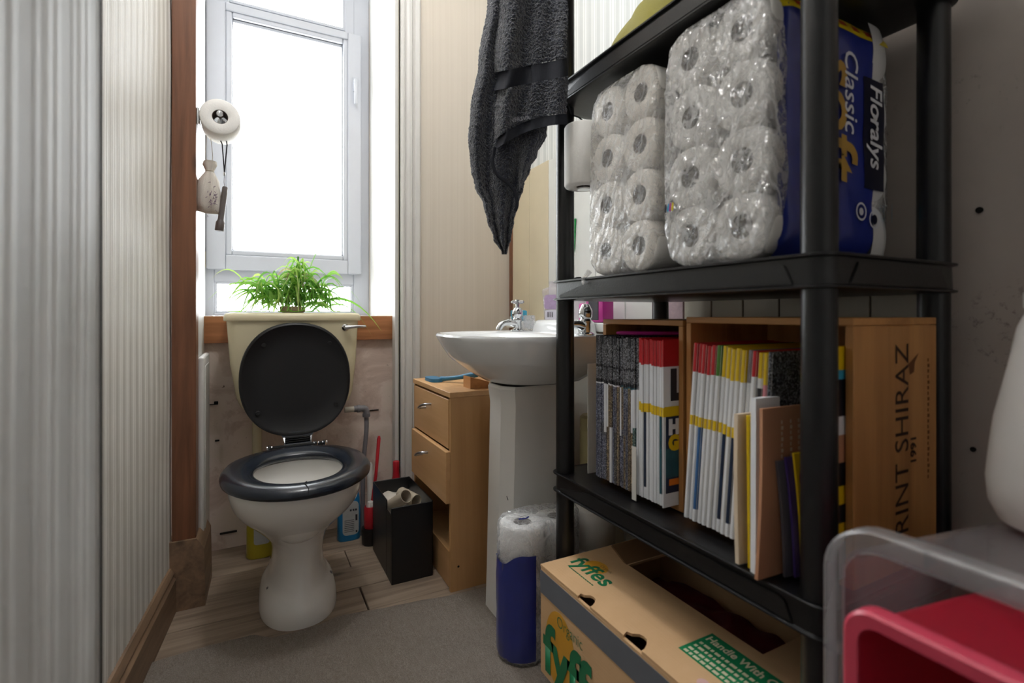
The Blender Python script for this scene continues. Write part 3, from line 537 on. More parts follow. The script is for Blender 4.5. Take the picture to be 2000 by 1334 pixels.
br = empty('toilet_brush', (0.413, 1.925, 0)); tag(br, 'toilet brush with long red handle in a red pot behind the bin', 'brush')
bm = B(); lathe(bm, [(0.028, 0.0), (0.030, 0.004), (0.034, 0.055), (0.033, 0.06), (0.020, 0.06)], (0.395, 1.90, 0), 24); obj('base', bm, 'black_plastic', br, True)
bm = B(); lathe(bm, [(0.022, 0.06), (0.024, 0.065), (0.024, 0.135), (0.020, 0.14), (0.016, 0.13)], (0.395, 1.90, 0), 24); obj('pot', bm, 'red_plastic', br, True)
bm = B(); lathe(bm, [(0.015, 0.125), (0.016, 0.14), (0.011, 0.155), (0.004, 0.158)], (0.395, 1.90, 0), 18); obj('brush_head', bm, 'white_plastic', br, True)
bm = B(); tube(bm, [(0.400, 1.905, 0.14), (0.420, 1.925, 0.24), (0.436, 1.945, 0.375), (0.437, 1.946, 0.385)], [0.005, 0.006, 0.007, 0.004], 12); obj('handle', bm, 'red_plastic', br, True)
bm = B(); tube(bm, [(0.414, 1.985, 0.01), (0.409, 1.98, 0.27), (0.408, 1.98, 0.276)], [0.011, 0.0105, 0.007], 14); tag(obj('plunger_stick', bm, 'white_plastic', None, True), 'white plastic stick standing behind the black bin', 'stick')
bm = B(); lathe(bm, [(0.017, 0.0), (0.018, 0.002), (0.018, 0.205), (0.014, 0.215), (0.012, 0.24), (0.0125, 0.245), (0.0125, 0.275), (0.011, 0.277)], (0.505, 1.955, 0), 20); tag(obj('spray_can', bm, 'red_plastic', None, True), 'red capped can standing behind the bin against the wall', 'can')
# bin with rubbish
BX0, BX1, BY0, BY1, BH = 0.392, 0.527, 1.572, 1.845, 0.246
bn = empty('waste_bin', ((BX0+BX1)/2, (BY0+BY1)/2, 0)); tag(bn, 'black open box used as waste bin beside the drawer cabinet', 'bin')
bm = B(); th = 0.004
def slab(x0, x1, y0, y1, z0, z1): box(bm, x0, x1, y0, y1, z0, z1, 0.0012, 1)
slab(BX0+0.004, BX1, BY0+0.002, BY1, 0.0, 0.005); slab(BX0, BX1, BY0, BY0+th, 0.0, BH-0.004); slab(BX0, BX1, BY1-th, BY1, 0.0, BH); slab(BX1-th, BX1, BY0, BY1, 0.0, BH)
slab(BX0, BX0+th, BY0, BY0+0.012, 0, BH-0.006); slab(BX0, BX0+th, BY0+0.012, BY0+0.07, 0, BH-0.03); slab(BX0, BX0+th, BY0+0.07, BY1, 0, BH); obj('bin_box', bm, 'black_plastic', bn)
bm = B(); grid(bm, 14, 14, lambda u, v: (BX0+0.005+u*(BX1-BX0-0.010), BY0+0.006+v*(BY1-BY0-0.012), 0.20+0.010*nz(u*4, v*4, 1)-0.0*u)); obj('bin_lining', bm, 'linen', bn, True)
def tubeobj(name, label, p, d, L, R_=0.021):
    bm = B(); lathe(bm, [(R_, 0), (R_, L), (R_-0.0016, L), (R_-0.0016, 0), (R_, 0)], (0, 0, 0), 26, 2, 0, (False, False)); o = obj(name, bm, 'core_pale', None, True); o.rotation_mode = 'QUATERNION'; o.rotation_quaternion = Vector((0, 0, 1)).rotation_difference(Vector(d)); o.location = p; return tag(o, label, 'cardboard tube')
plain('core_pale', 0xb3a896, 0.85)
tubeobj('cardboard_tube', 'brown cardboard toilet roll tube tilted up in the bin', (0.417, 1.668, 0.215), (0.25, -0.60, 0.42), 0.09)
tubeobj('cardboard_tube', 'paper covered roll tube lying on its side in the bin', (0.462, 1.72, 0.232), (0.30, -0.85, -0.05), 0.088)
# ================================================================== DRAWER CABINET
CX0, CX1, CY0, CY1, CZ = 0.542, 0.93, 1.447, 1.836, 0.612
cab = empty('drawer_cabinet', ((CX0+CX1)/2, (CY0+CY1)/2, 0)); tag(cab, 'beech effect drawer cabinet with its bottom drawer missing beside the basin', 'cabinet')
bm = B(); box(bm, CX0-0.004, CX1, CY0-0.003, CY1, CZ-0.016, CZ, 0.001, 1); obj('top', bm, 'beech_y', cab)
for y0, y1 in ((CY0, CY0+0.015), (CY1-0.015, CY1)):
    bm = B(); box(bm, CX0, CX1, y0, y1, 0.0, CZ-0.016, 0.0008, 1); obj('side_panel', bm, 'beech', cab)
bm = B(); box(bm, CX1-0.012, CX1, CY0+0.015, CY1-0.015, 0.0, CZ-0.016); obj('back_panel', bm, 'beech', cab)
bm = B(); box(bm, CX0+0.006, CX0+0.022, CY0+0.015, CY1-0.015, 0.0, 0.112, 0.001, 1); obj('plinth', bm, 'beech_y', cab)
bm = B(); box(bm, CX0+0.02, CX1-0.012, CY0+0.015, CY1-0.015, 0.094, 0.108); obj('bottom_panel', bm, 'beech_y', cab)
bm = B(); cyl(bm, (CX0+0.025, CY0-0.0005, 0.075), (CX0+0.025, CY0+0.004, 0.075), 0.0035, n=10); obj('screw_hole', bm, 'dark_gap', cab)
plain('handle_metal', 0xc9c9cc, 0.3, 1.0)
for z0, z1, out in ((0.436, 0.588, 0.0), (0.271, 0.430, 0.012)):
    x = CX0-0.001-out; bm = B(); box(bm, x-0.001, x+0.015, CY0+0.016 if out == 0 else CY0+0.004, CY1-0.017, z0, z1, 0.0012, 1); dr = obj('drawer', bm, 'beech_y', cab)
    bm = B(); box(bm, x+0.015, CX1-0.03, CY0+0.022, CY0+0.03, z0+0.01, z1-0.03); obj('drawer_side', bm, 'white_plastic', dr)
    yc = (CY0+CY1)/2+0.02; zc = (z0+z1)/2+0.030; bm = B()
    tube(bm, spline([(x, yc-0.03, zc+0.006), (x-0.014, yc-0.03, zc+0.007), (x-0.022, yc-0.02, zc+0.005), (x-0.026, yc, zc-0.001), (x-0.028, yc+0.022, zc-0.012), (x-0.020, yc+0.028, zc-0.014)], 4), 0.0042, 8); cyl(bm, (x, yc+0.026, zc-0.013), (x-0.022, yc+0.026, zc-0.013), 0.004, n=10); obj('handle', bm, 'handle_metal', dr, True)
# things on the cabinet
bru = empty('scrubbing_brush', (0.60, 1.70, CZ)); tag(bru, 'flat blue plastic brush lying on the drawer cabinet', 'brush'); plain('teal_plastic', 0x2f6f93, 0.4)
bm = B(); loft(bm, [[(x, y, z) for x, y in pts] for z, pts in ((CZ+0.0005, None), (CZ+0.012, None)) for pts in [[(0.585+0.024*sup(math.cos(a), .6)*1.0+(0.0), 1.735+0.05*sup(math.sin(a), .6)) for a in [2*math.pi*i/24 for i in range(24)]]]]); obj('brush_head', bm, 'teal_plastic', bru)
bm = B(); tube(bm, spline([(0.600, 1.700, CZ+0.010), (0.635, 1.655, CZ+0.017), (0.675, 1.60, CZ+0.030), (0.69, 1.575, CZ+0.036)], 4), [0.010, 0.009, 0.008, 0.008, 0.008, 0.008, 0.009, 0.010, 0.011, 0.011, 0.011, 0.010, 0.008], 10); obj('handle', bm, 'teal_plastic', bru, True)
bm = B(); prism(bm, [(0.625, 1.49, CZ+0.0003), (0.69, 1.49, CZ+0.0003), (0.69, 1.49, CZ+0.020), (0.625, 1.49, CZ+0.038)], (0, 0.06, 0)); tag(obj('wooden_wedge', bm, 'crate_wood_y'), 'pale wooden wedge between the cabinet top and the basin', 'wedge')
# ================================================================== BASIN
plain('basin_china', 0xf0f2f3, 0.10, var=0.03, vs=4, coat=0.3); plain('pedestal_china', 0xeeece8, 0.2, var=0.05, vs=4)
BCY = 1.300
bas = empty('wash_basin', (0.70, BCY, CT)); tag(bas, 'white china wash basin on a pedestal', 'basin')
def bo(z, xf, xb, hw, xm, nf=2.3, nb=7, cy=BCY, n=72, ny=2.6):
    out = []
    for i in range(n):
        a = 2*math.pi*i/n; c, s = math.cos(a), math.sin(a); fr_ = s < 0
        out.append((xm+((xm-xf) if fr_ else (xb-xm))*sup(s, 2/(nf if fr_ else nb)), cy+hw*sup(c, 2/(nf if fr_ else nb)), z))
    return out
secs = [bo(0.656, 0.620, 0.83, 0.105, 0.72), bo(0.661, 0.602, 0.85, 0.122, 0.72), bo(0.688, 0.556, 0.87, 0.170, 0.72), bo(0.716, 0.518, 0.885, 0.220, 0.71, 2.3), bo(0.728, 0.505, 0.89, 0.232, 0.70), bo(0.755, 0.487, 0.895, 0.248, 0.69), bo(0.780, 0.473, 0.895, 0.257, 0.68), bo(0.790, 0.468, 0.895, 0.260, 0.68), bo(0.7955, 0.471, 0.893, 0.257, 0.68), bo(0.796, 0.478, 0.89, 0.252, 0.68),
        bo(0.794, 0.484, 0.758, 0.232, 0.64, 2.3, 3.2), bo(0.786, 0.495, 0.750, 0.222, 0.64, 2.3, 3), bo(0.75, 0.512, 0.735, 0.195, 0.64, 2.3, 2.6), bo(0.71, 0.56, 0.715, 0.13, 0.64, 2.2, 2.2), bo(0.695, 0.62, 0.68, 0.04, 0.65, 2, 2)]
bm = B(); loft(bm, secs); bmesh.ops.recalc_face_normals(bm, faces=bm.faces); bowl = obj('bowl', bm, 'basin_china', bas, True, 55)
bm = B(); secs = []
for x0, x1 in ((0.800, 0.800), (0.803, 0.803)): pass
prf = [(1.180, 0.795), (1.184, 0.800), (1.188, 0.815), (1.193, 0.828), (1.205, 0.834), (1.30, 0.835), (1.430, 0.834), (1.442, 0.828), (1.447, 0.815), (1.451, 0.800), (1.455, 0.795)]
loft(bm, [[(x+dx, y, max(0.795, z+dz)) for y, z in prf] for x, dx, dz in ((0.832, 0, -0.012), (0.836, 0, -0.003), (0.842, 0, 0), (0.892, 0, 0))]); obj('back_upstand', bm, 'basin_china', bowl, True, 50)
def ped(z, x0, x1, hw, ch): return [(x0, BCY-hw*0.55, z), (x0, BCY+hw*0.3, z), (x0+0.012, BCY+hw*0.55, z), (x0+ch, BCY+hw, z), (x1, BCY+hw, z), (x1, BCY-hw, z), (x0+ch*0.75, BCY-hw, z), (x0+0.010, BCY-hw*0.75, z)]
bm = B(); loft(bm, [ped(CT, 0.604, 0.80, 0.088, 0.035), ped(0.12, 0.607, 0.80, 0.084, 0.035), ped(0.60, 0.618, 0.81, 0.084, 0.035), ped(0.644, 0.612, 0.82, 0.09, 0.035), ped(0.652, 0.616, 0.82, 0.088, 0.035)])
obj('pedestal', bm, 'pedestal_china', bas, True, 25); bm = B(); loft(bm, [ped(z, 0.622, 0.815, 0.084, 0.035) for z in (0.650, 0.658)]); obj('joint', bm, 'dark_gap', bas)
bm = B(); tube(bm, [(0.6135, 1.20+0.01, 0.36), (0.6150, 1.205, 0.35)], 0.001, 5); obj('chip', bm, 'ink', bas)
def tap(name, label, x, y, z, head):
    e = empty(name, (x, y, z)); tag(e, label, 'tap', 'pillar taps on the basin'); bm = B()
    lathe(bm, [(0.024, 0), (0.024, 0.004), (0.015, 0.008), (0.014, 0.03), (0.0165, 0.034), (0.0165, 0.040), (0.0145, 0.044), (0.0185, 0.050), (0.0185, 0.066), (0.013, 0.078)] + ([(0.006, 0.082), (0.006, 0.094)] if head else [(0.010, 0.083), (0.003, 0.085)]), (x, y, z), 26); obj('body', bm, 'chrome', e, True)
    bm = B(); tube(bm, spline([(x-0.004, y, z+0.022), (x-0.03, y, z+0.030), (x-0.055, y, z+0.026), (x-0.068, y, z+0.012), (x-0.070, y, z+0.004)], 4), [0.012]*6+[0.0105]*11, 14); obj('spout', bm, 'chrome', e, True)
    bm = B()
    if head:
        for a in (20, 110): dx, dy = 0.027*math.cos(R(a)), 0.027*math.sin(R(a)); tube(bm, [(x-dx, y-dy, z+0.098), (x-dx*0.85, y-dy*0.85, z+0.098), (x, y, z+0.098), (x+dx*0.85, y+dy*0.85, z+0.098), (x+dx, y+dy, z+0.098)], [0.004, 0.006, 0.0042, 0.006, 0.004], 10)
        lathe(bm, [(0.010, 0.091), (0.011, 0.098), (0.008, 0.105), (0.002, 0.107)], (x, y, z), 16); obj('cross_head', bm, 'chrome', e, True)
    else:
        tube(bm, [(x, y+0.0, z+0.035), (x-0.01, y+0.022, z+0.030), (x-0.012, y+0.034, z+0.026)], 0.005, 8); obj('side_pipe', bm, 'chrome', e, True)
    return e
tap('pillar_tap', 'chrome pillar tap with a cross head at the far end of the basin', 0.800, 1.497, 0.7955, True)
tap('pillar_tap', 'domed chrome tap at the end of the basin near the rack', 0.800, 1.108, 0.7955, False)
# boxed ledge behind the basin and what stands on it
bm = B(); box(bm, 0.897, XR-0.0145, 1.065, 1.775, 0.800, 0.826, 0.003); struct('trim_8', bm, 'pale_board')
LZ = 0.826
sb = empty('soap_bottle', (0.93, 1.475, LZ)); tag(sb, 'clear lilac liquid soap bottle without a cap behind the basin', 'bottle')
bm = B(); secs = []
for z, a_, b_ in ((0, 0.030, 0.014), (0.004, 0.034, 0.017), (0.05, 0.036, 0.018), (0.105, 0.042, 0.019), (0.113, 0.040, 0.018), (0.118, 0.026, 0.014), (0.120, 0.014, 0.013), (0.138, 0.014, 0.013), (0.140, 0.012, 0.011)): secs.append([(0.93+b_*sup(math.cos(t_), .6), 1.475+a_*sup(math.sin(t_), .6), LZ+z) for t_ in [2*math.pi*i/28 for i in range(28)]])
loft(bm, secs); bmesh.ops.rotate(bm, cent=(0.93, 1.475, 0), matrix=Matrix.Rotation(R(28), 3, 'Z'), verts=bm.verts); obj('bottle_body', bm, 'bottle_clear', sb, True)
plain('lilac', 0xb89fc4, 0.5, var=0.15, vs=90); plain('pale_label', 0xd9d6e2, 0.5)
def onface(cx, cy, ang, d, pts):
    m = Matrix.Rotation(R(ang), 3, 'Z'); return [tuple(Vector((cx, cy, 0))+m @ Vector((-d, u, 0))+Vector((0, 0, z))) for u, z in pts]
flat('label', onface(0.93, 1.475, 28, 0.0192, rrect(0.055, 0.050, 0.012, 4, -0.001, LZ+0.068)), 'lilac', sb); lb = flat('label', onface(0.93, 1.475, 28, 0.0190, rrect(0.044, 0.032, 0.003, 3, 0, LZ+0.024)), 'pale_label', sb)
bm = B()
for k, (u, wd) in enumerate(((-0.008, .003), (-0.002, .0015), (0.002, .002), (0.0065, .0035), (0.012, .002))):
    bm.faces.new([bm.verts.new(p) for p in onface(0.93, 1.475, 28, 0.0196, [(u, LZ+0.016), (u+wd, LZ+0.016), (u+wd, LZ+0.034), (u, LZ+0.034)])])
obj('print', bm, 'ink', lb)
bm = B(); secs = []
for z, r_ in ((0, .022), (.01, .024), (.05, .020), (.052, .016), (.01, .018), (.004, .002)): secs.append([(0.835+r_*math.cos(a), 1.462+0.018+r_*math.sin(a), 0.7965+z) for a in [2*math.pi*i/24 for i in range(24)]])
loft(bm, secs); tag(obj('plastic_cup', bm, 'film_smooth', None, True), 'small clear plastic cup between the far tap and the basin upstand', 'cup')
plain('cyan_plastic', 0x3aa3c6, 0.4)
bm = B(); box(bm, 0.905, 0.955, 1.705, 1.755, LZ, LZ+0.042, 0.005); tag(obj('sponge', bm, 'cyan_plastic', None, True), 'turquoise sponge on the ledge behind the far tap', 'sponge')
bm = B(); lathe(bm, [(0.012, 0), (0.0125, 0.001), (0.0125, 0.017), (0.011, 0.018)], (0.800, 1.6, 0), 20); bmesh.ops.translate(bm, vec=(0.09+0.025, 0.150, LZ), verts=bm.verts); tag(obj('bottle_cap', bm, 'white_plastic', None, True), 'small white cap on the ledge beside the turquoise sponge', 'cap')
plain('magenta', 0xb02c86, 0.35); plain('pink_plastic', 0xcf4fa0, 0.35)
bm = B(); box(bm, 0.955, 1.0, 1.318, 1.362, LZ, LZ+0.062, 0.005); tag(obj('soap_box', bm, 'pink_plastic', None, True), 'bright pink box on the ledge behind the near tap', 'box')
e = empty('lotion_pack', (0.96, 1.25, LZ)); tag(e, 'magenta and black lotion pack on the ledge behind the near tap', 'pack'); bm = B(); box(bm, 0.94, 0.985, 1.215, 1.305, LZ, LZ+0.085, 0.008); obj('pack_body', bm, 'magenta', e, True); bm = B(); box(bm, 0.9385, 0.942, 1.235, 1.285, LZ+0.008, LZ+0.080, 0.001, 1); obj('label', bm, 'ink', e)
pb = empty('pump_bottle', (0.98, 1.415, LZ)); tag(pb, 'dark pump dispenser bottle on the ledge behind the rack post', 'bottle')
bm = B(); lathe(bm, [(0.022, 0), (0.024, 0.004), (0.024, 0.08), (0.012, 0.093), (0.010, 0.10)], (0.985, 1.405, LZ), 22); obj('bottle_body', bm, 'bottle_clear', pb, True); bm = B(); lathe(bm, [(0.012, 0.10), (0.012, 0.115), (0.004, 0.118), (0.004, 0.140), (0.010, 0.142), (0.010, 0.152)], (0.985, 1.405, LZ), 18); tube(bm, [(0.985, 1.405, LZ+0.147), (0.95, 1.415, LZ+0.145)], 0.004, 8); obj('pump', bm, 'black_plastic', pb, True)
# under the basin
bm = B(); lathe(bm, [(0.036, CT), (0.037, CT+0.004), (0.037, 0.50), (0.035, 0.508), (0.037, 0.512), (0.037, 0.545), (0.030, 0.552)], (0.905, 1.22, 0), 26); plain('waste_cream', 0xc3b98a, 0.4); tag(obj('waste_pipe', bm, 'waste_cream', None, True), 'thick cream waste pipe rising behind the basin pedestal', 'pipe')
bm = B(); tube(bm, spline([(0.93, 1.22, 0.70), (0.90, 1.20, 0.66), (0.87, 1.16, 0.655), (0.89, 1.13, 0.63), (0.95, 1.13, 0.60), (1.0, 1.15, 0.585)], 5), 0.006, 8); tube(bm, spline([(0.90, 1.12, 0.70), (0.895, 1.12, 0.64), (0.92, 1.10, 0.60), (0.98, 1.09, 0.60)], 5), 0.004, 8); tag(obj('supply_hose', bm, 'rubber', None, True), 'dark flexible hoses hanging below the basin', 'hose')
# ================================================================== TOWEL
def terry():
    t = NT('terry'); n = t.noise(230, None, 2, 0.75); b = t.noise(25, None, 3)
    t.color(t.mix(t.ramp(n, [(0.35, (0, 0, 0, 1)), (0.7, (1, 1, 1, 1))]), srgb(0x0d1018), srgb(0x454b5e))); t.set(0.95, sheen=0.6, spec=0.1); t.bump(n, 0.009); M['terry'] = t.m
    plain('towel_band', 0x1f222e, 0.8, var=0.1, vs=200, bump=0.0006, bs=900)
terry()
FWD = Vector((math.sin(YAW), math.cos(YAW), 0)); RGT = Vector((math.cos(YAW), -math.sin(YAW), 0))
TC = Vector((0.555, 1.045, 0))        # middle of the towel, next to the far post
tow = empty('towel', (0.66, 1.0, 1.66)); tag(tow, 'dark charcoal terry towel hanging from the corner of the rack', 'towel')
def tp_(px, py, dd=0.0):
    """towel sheet: across along RGT, drop along z, dd = depth of the fold"""
    d = 1.135+dd; return FWD*d+RGT*((px-1000)/980*d)+Vector((0, 0, 0.85+(615-py)/980*d))
def fuzz(p, k=1.0): return p+FWD*(-0.0045*k*abs(nz(p.x*210, p.y*210, p.z*210)))+RGT*(0.0028*k*nz(p.x*230+9, p.y*230, p.z*230))
def interp(tab, y):
    for a, b in zip(tab, tab[1:]):
        if a[0] <= y <= b[0]:
            f = (y-a[0])/(b[0]-a[0]); f = f*f*(3-2*f); return [p+(q-p)*f for p, q in zip(a[1:], b[1:])]
    return list(tab[-1][1:] if y > tab[-1][0] else tab[0][1:])
# hanging fold on the left: (y, left, right, depth offset, thickness)
T1 = [(-90, 958, 1062, 0.03, 0.035), (0, 953, 1060, 0.03, 0.035), (120, 935, 1055, 0.035, 0.035), (220, 919, 1050, 0.04, 0.035), (270, 915, 1050, 0.045, 0.035), (330, 920, 1036, 0.05, 0.032), (365, 928, 1022, 0.05, 0.028), (400, 944, 1012, 0.05, 0.022), (430, 952, 1004, 0.05, 0.017), (465, 964, 998, 0.05, 0.010), (497, 981, 990, 0.05, 0.003)]
def fold(u, v):
    y = -90+u*587; L, R_, dd, th = interp(T1, y); a = 2*math.pi*v; c, s = math.cos(a), math.sin(a)
    pleat = 0.22*math.cos(a*5+0.8+u*1.5)*max(0, -s+0.2)
    p = tp_((L+R_)/2+(R_-L)/2*sup(c, 0.75), y, dd+th*s*(1-pleat)+0.012*math.cos(c*7+2+u)*(s < 0))
    return fuzz(p, 1.0 if not (395 < y < 412) else 0.1)
bm = B(); grid(bm, 330, 150, fold); bmesh.ops.remove_doubles(bm, verts=bm.verts, dist=0.0001)
obj('hanging_fold', bm, 'terry', tow, True, 180)
# front flap with woven band and hem; sheet folded over a soft roll on its left side
def hem(px): f = min(1, max(0, (px-962)/146)); return 243+52*(1-f)**2.1
def flap(u, v, y0, y1f, off=0.0, fz=1.0):
    px = 964+u*144+ (8*(1-v) if u < 0.5 else 0); yb = y1f(px) if callable(y1f) else y1f; yt = y0(px) if callable(y0) else y0; y = yt+(yb-yt)*v
    wv = 0.010*math.cos(u*9+1+y*0.006)*(1-0.3*u)+0.006*math.sin(u*17+y*0.01); curl = 0.05*max(0, 0.16-u)/0.16
    return fuzz(tp_(px+1.5*math.sin(y*0.05), y, -0.028+wv+curl*curl*14+off), fz)
band0 = lambda px: 168-(px-970)*0.24+10; band1 = lambda px: 195-(px-970)*0.20+8
band0 = lambda px: 141-(px-970)*0.20; band1 = lambda px: 176-(px-970)*0.20
hem0 = lambda px: hem(px)-20
for nm, a, b, mt, f_, nv in (('front_flap', -90, band0, 'terry', 1.0, 150), ('woven_band', band0, band1, 'towel_band', 0.12, 20), ('front_flap', band1, hem0, 'terry', 1.0, 70), ('hem', hem0, hem, 'towel_band', 0.1, 12)):
    bm = B(); grid(bm, 120, nv, lambda u, v: flap(u, v, a, b, 0.0, f_)); g2 = grid(bm, 60, max(10, nv//2), lambda u, v: flap(u, v, a, b, 0.006, f_), flip=True); obj(nm, bm, mt, tow, True, 180)
# back corner showing below the hem
bm = B(); T2 = [(225, 1000, 1070), (262, 1002, 1068), (300, 1006, 1050), (335, 1010, 1030), (372, 1013, 1016)]
def backc(u, v):
    y = 225+u*147; L, R_ = interp(T2, y); return fuzz(tp_(L+(R_-L)*v, y, 0.012+0.012*math.cos(v*5)), 0.6)
grid(bm, 60, 40, backc); grid(bm, 60, 40, lambda u, v: backc(u, v)+FWD*0.006, flip=True); obj('back_corner', bm, 'terry', tow, True, 180)
bm = B(); tube(bm, spline([tp_(966, 288, -0.012), tp_(962, 318, -0.008), tp_(972, 342, -0.006), tp_(992, 358, -0.004), tp_(1006, 376, 0.0), tp_(1010, 398, 0.004), tp_(1006, 412, 0.006)], 6), 0.0042, 10); obj('hem_edge', bm, 'towel_band', tow, True)
plain('towel_print', 0x9a9aa2, 0.8)
o0 = tp_(996, 239, -0.032); text('logo', 'NERSVA', 0.0125, o0, RGT+Vector((0, 0, 0.13)), Vector((0, 0, 1)), 'towel_print', tow, 0.0, lift=0.001)
bm = B(); tube(bm, [(0.648, 1.012, 1.62), (0.62, 1.015, 1.612), (0.60, 1.02, 1.625), (0.59, 1.02, 1.65)], 0.004, 8); tag(obj('towel_hook', bm, 'chrome', None, True), 'metal hook on the far rack post carrying the towel', 'hook')
# ================================================================== BLACK PLASTIC RACK
t = plain('rack_plastic', 0x131315, 0.32, var=0.15, vs=30, bump=0.0003, bs=300)
SX0, SX1, SY0, SY1 = 0.640, 1.000, 0.372, 1.037
POSTS = [(0.668, 1.008), (0.668, 0.402), (0.972, 1.008), (0.972, 0.402)]
rack = empty('storage_rack', (0.82, 0.705, CT)); tag(rack, 'black plastic storage rack along the right wall', 'rack')
DECKS = [(0.012, 0.046), (0.430, 0.476), (0.884, 0.931), (1.342, 1.389), (1.80, 1.846)]
for x, y in POSTS:
    for z0, z1 in ((CT, 0.430), (0.476, 0.884), (0.931, 1.342), (1.389, 1.80)):
        bm = B(); cyl(bm, (x, y, z0), (x, y, z1), 0.0222, 0.0215, 28); obj('post', bm, 'rack_plastic', rack, True)
for di, (z0, z1) in enumerate(DECKS):
    bm = B(); pts = rrect(SX1-SX0, SY1-SY0, 0.028, 6, (SX0+SX1)/2, (SY0+SY1)/2); sh = lambda k: [((SX0+SX1)/2+(x-(SX0+SX1)/2)*(1-k/(SX1-SX0)*2), (SY0+SY1)/2+(y-(SY0+SY1)/2)*(1-k/(SY1-SY0)*2)) for x, y in pts]
    ring_ = lambda k, z: [(x, y, z) for x, y in sh(k)]
    loft(bm, [ring_(0.004, z0), ring_(0.0, z0+0.0015), ring_(0.0, z0+0.004), ring_(0.005, z0+0.006), ring_(0.006, z1-0.006), ring_(0.0, z1-0.004), ring_(0.0, z1-0.001), ring_(0.002, z1), ring_(0.006, z1-0.001), ring_(0.012, z1-0.0015)]); deck = obj('deck', bm, 'rack_plastic', rack, True, 30)
    # raised trapezoid panel pressed into the long front and the near end
    if di:
        for ax, s0, s1 in (('y', SY0+0.05, SY1-0.04), ('x', SX0+0.05, SX1-0.05)):
            za, zb = z0+0.007, z1-0.011; out_ = [(s1, za), (s1-0.004, za+0.006), (s1-0.10, zb-0.003), (s1-0.115, zb), (s0+0.02, zb), (s0+0.012, zb-0.003), (s0, za)] if ax == 'y' else [(s1, za), (s1-0.02, zb), (s0+0.02, zb), (s0, za)]
            bm = B(); prism(bm, [(SX0+0.0065, s_, z) for s_, z in out_] if ax == 'y' else [(s_, SY0+0.0065, z) for s_, z in out_], (-0.004, 0, 0) if ax == 'y' else (0, -0.004, 0)); bmesh.ops.recalc_face_normals(bm, faces=bm.faces)
            bmesh.ops.bevel(bm, geom=list(bm.edges), offset=0.0012, segments=2, affect='EDGES'); obj('pressed_panel', bm, 'rack_plastic', deck, True, 40)
# ================================================================== SHRINK-WRAPPED TOILET ROLLS ON THE RACK
plain('pack_blue', 0x26348c, 0.28, var=0.15, vs=12, coat=0.4); plain('pack_navy', 0x12152c, 0.35); plain('pack_white', 0xd9d8d8, 0.35, var=0.04); plain('pack_gold', 0xb08a3a, 0.4); plain('pack_text', 0xdadae0, 0.5); plain('pack_yellow', 0xe0c81e, 0.35); plain('pack_cyan', 0x2f9fd0, 0.35); plain('pack_red', 0xb0342a, 0.4)
def squash_roll():
    bm = B(); n = 40; R_, r_, L = 0.053, 0.020, 0.10
    def o(k, h, e): return [(k*sup(math.cos(a), e), k*sup(math.sin(a), e), h) for a in [2*math.pi*i/n for i in range(n)]]
    e = 2/2.35; loft(bm, [o(r_, 0.001, 1), o(r_+0.002, 0, 1), o(R_-0.006, 0, e), o(R_-0.001, 0.004, e), o(R_, 0.01, e), o(R_, L-0.01, e), o(R_-0.004, L, e), o(r_, L, 1)], True, (False, False)); loft(bm, [o(r_, L, 1), o(r_-0.001, L-0.001, 1), o(r_-0.001, 0.002, 1), o(r_, 0.001, 1)], True, (False, False), 1)
    bmesh.ops.recalc_face_normals(bm, faces=bm.faces); me = bpy.data.meshes.new('packed_roll'); bm.to_mesh(me); bm.free(); me.materials.append(M['tissue']); me.materials.append(M['core_shaded'])
    for p in me.polygons: p.use_smooth = True
    me.set_sharp_from_angle(angle=R(50)); return me
SQ = squash_roll()
def wrap_outline(cy, cz, hw, hh, n=112, ex=6.0, lobes=None):
    out = []
    for i in range(n):
        a = 2*math.pi*i/n; c, s = math.cos(a), math.sin(a); out.append((cy+hw*sup(c, 2/ex), cz+hh*sup(s, 2/ex)))
    return out
def pack(name, label, ys, zs, x0, nx, mat, rs, crink, lean=0.0, open_=0.0):
    e = empty(name, (x0+0.15, sum(ys)/len(ys), min(zs)-rs)); tag(e, label, 'toilet roll pack', 'toilet roll packs on the rack')
    for k in range(nx):
        for y in ys:
            for j, z in enumerate(zs):
                s_ = rs/0.053; roll('toilet_roll', (x0+0.004+k*0.1015*1.0, y+lean*(z-zs[0])+0.0015*nz(y*50, z*50, k), z), (1, 0, 0), e, SQ, s_)
    cy, cz = sum(ys)/len(ys), (min(zs)+max(zs))/2; hw, hh = (max(ys)-min(ys))/2+rs+0.0015, (max(zs)-min(zs))/2+rs+0.001
    bm = B(); secs = []; L = nx*0.1015
    for xo, k in ((L+0.004, 0.55), (L+0.004, 0.97), (L-0.01, 1.0), (L*0.66, 1.0), (L*0.33, 1.0), (0.02, 1.0), (0.008, 1.0), (0.0, 0.985), (-0.003, 0.955), (-0.004, 0.9), (-0.004, 0.8), (-0.0035, 0.68), (-0.003, 0.55), (-0.003, 0.42), (-0.003, 0.28), (-0.003, 0.14), (-0.003, 0.02)):
        s = []
        for (y, z) in wrap_outline(0, 0, hw, hh):
            q = Vector((x0+xo, cy+y*k+lean*(cz+z*k-zs[0]), cz+z*k)); nn = nz(q.y*38, q.z*38, q.x*38); n2 = nz(q.y*90, q.z*70, 5)
            if xo < 0.005: q.x += -crink*abs(nn)-crink*0.5*n2
            else: q += Vector((0, (y/hw)*0.5*crink*nn*0.6, 0))
            s.append(q)
        secs.append(s)
    loft(bm, secs, True, (False, True)); obj('film', bm, mat, e, True, 180); return e
p1 = pack('toilet_roll_pack', 'smaller clear wrapped toilet roll pack at the far end of the rack', (0.842, 0.742), (0.983, 1.080, 1.177, 1.274), 0.655, 3, 'film_soft', 0.0493, 0.0035, -0.02)
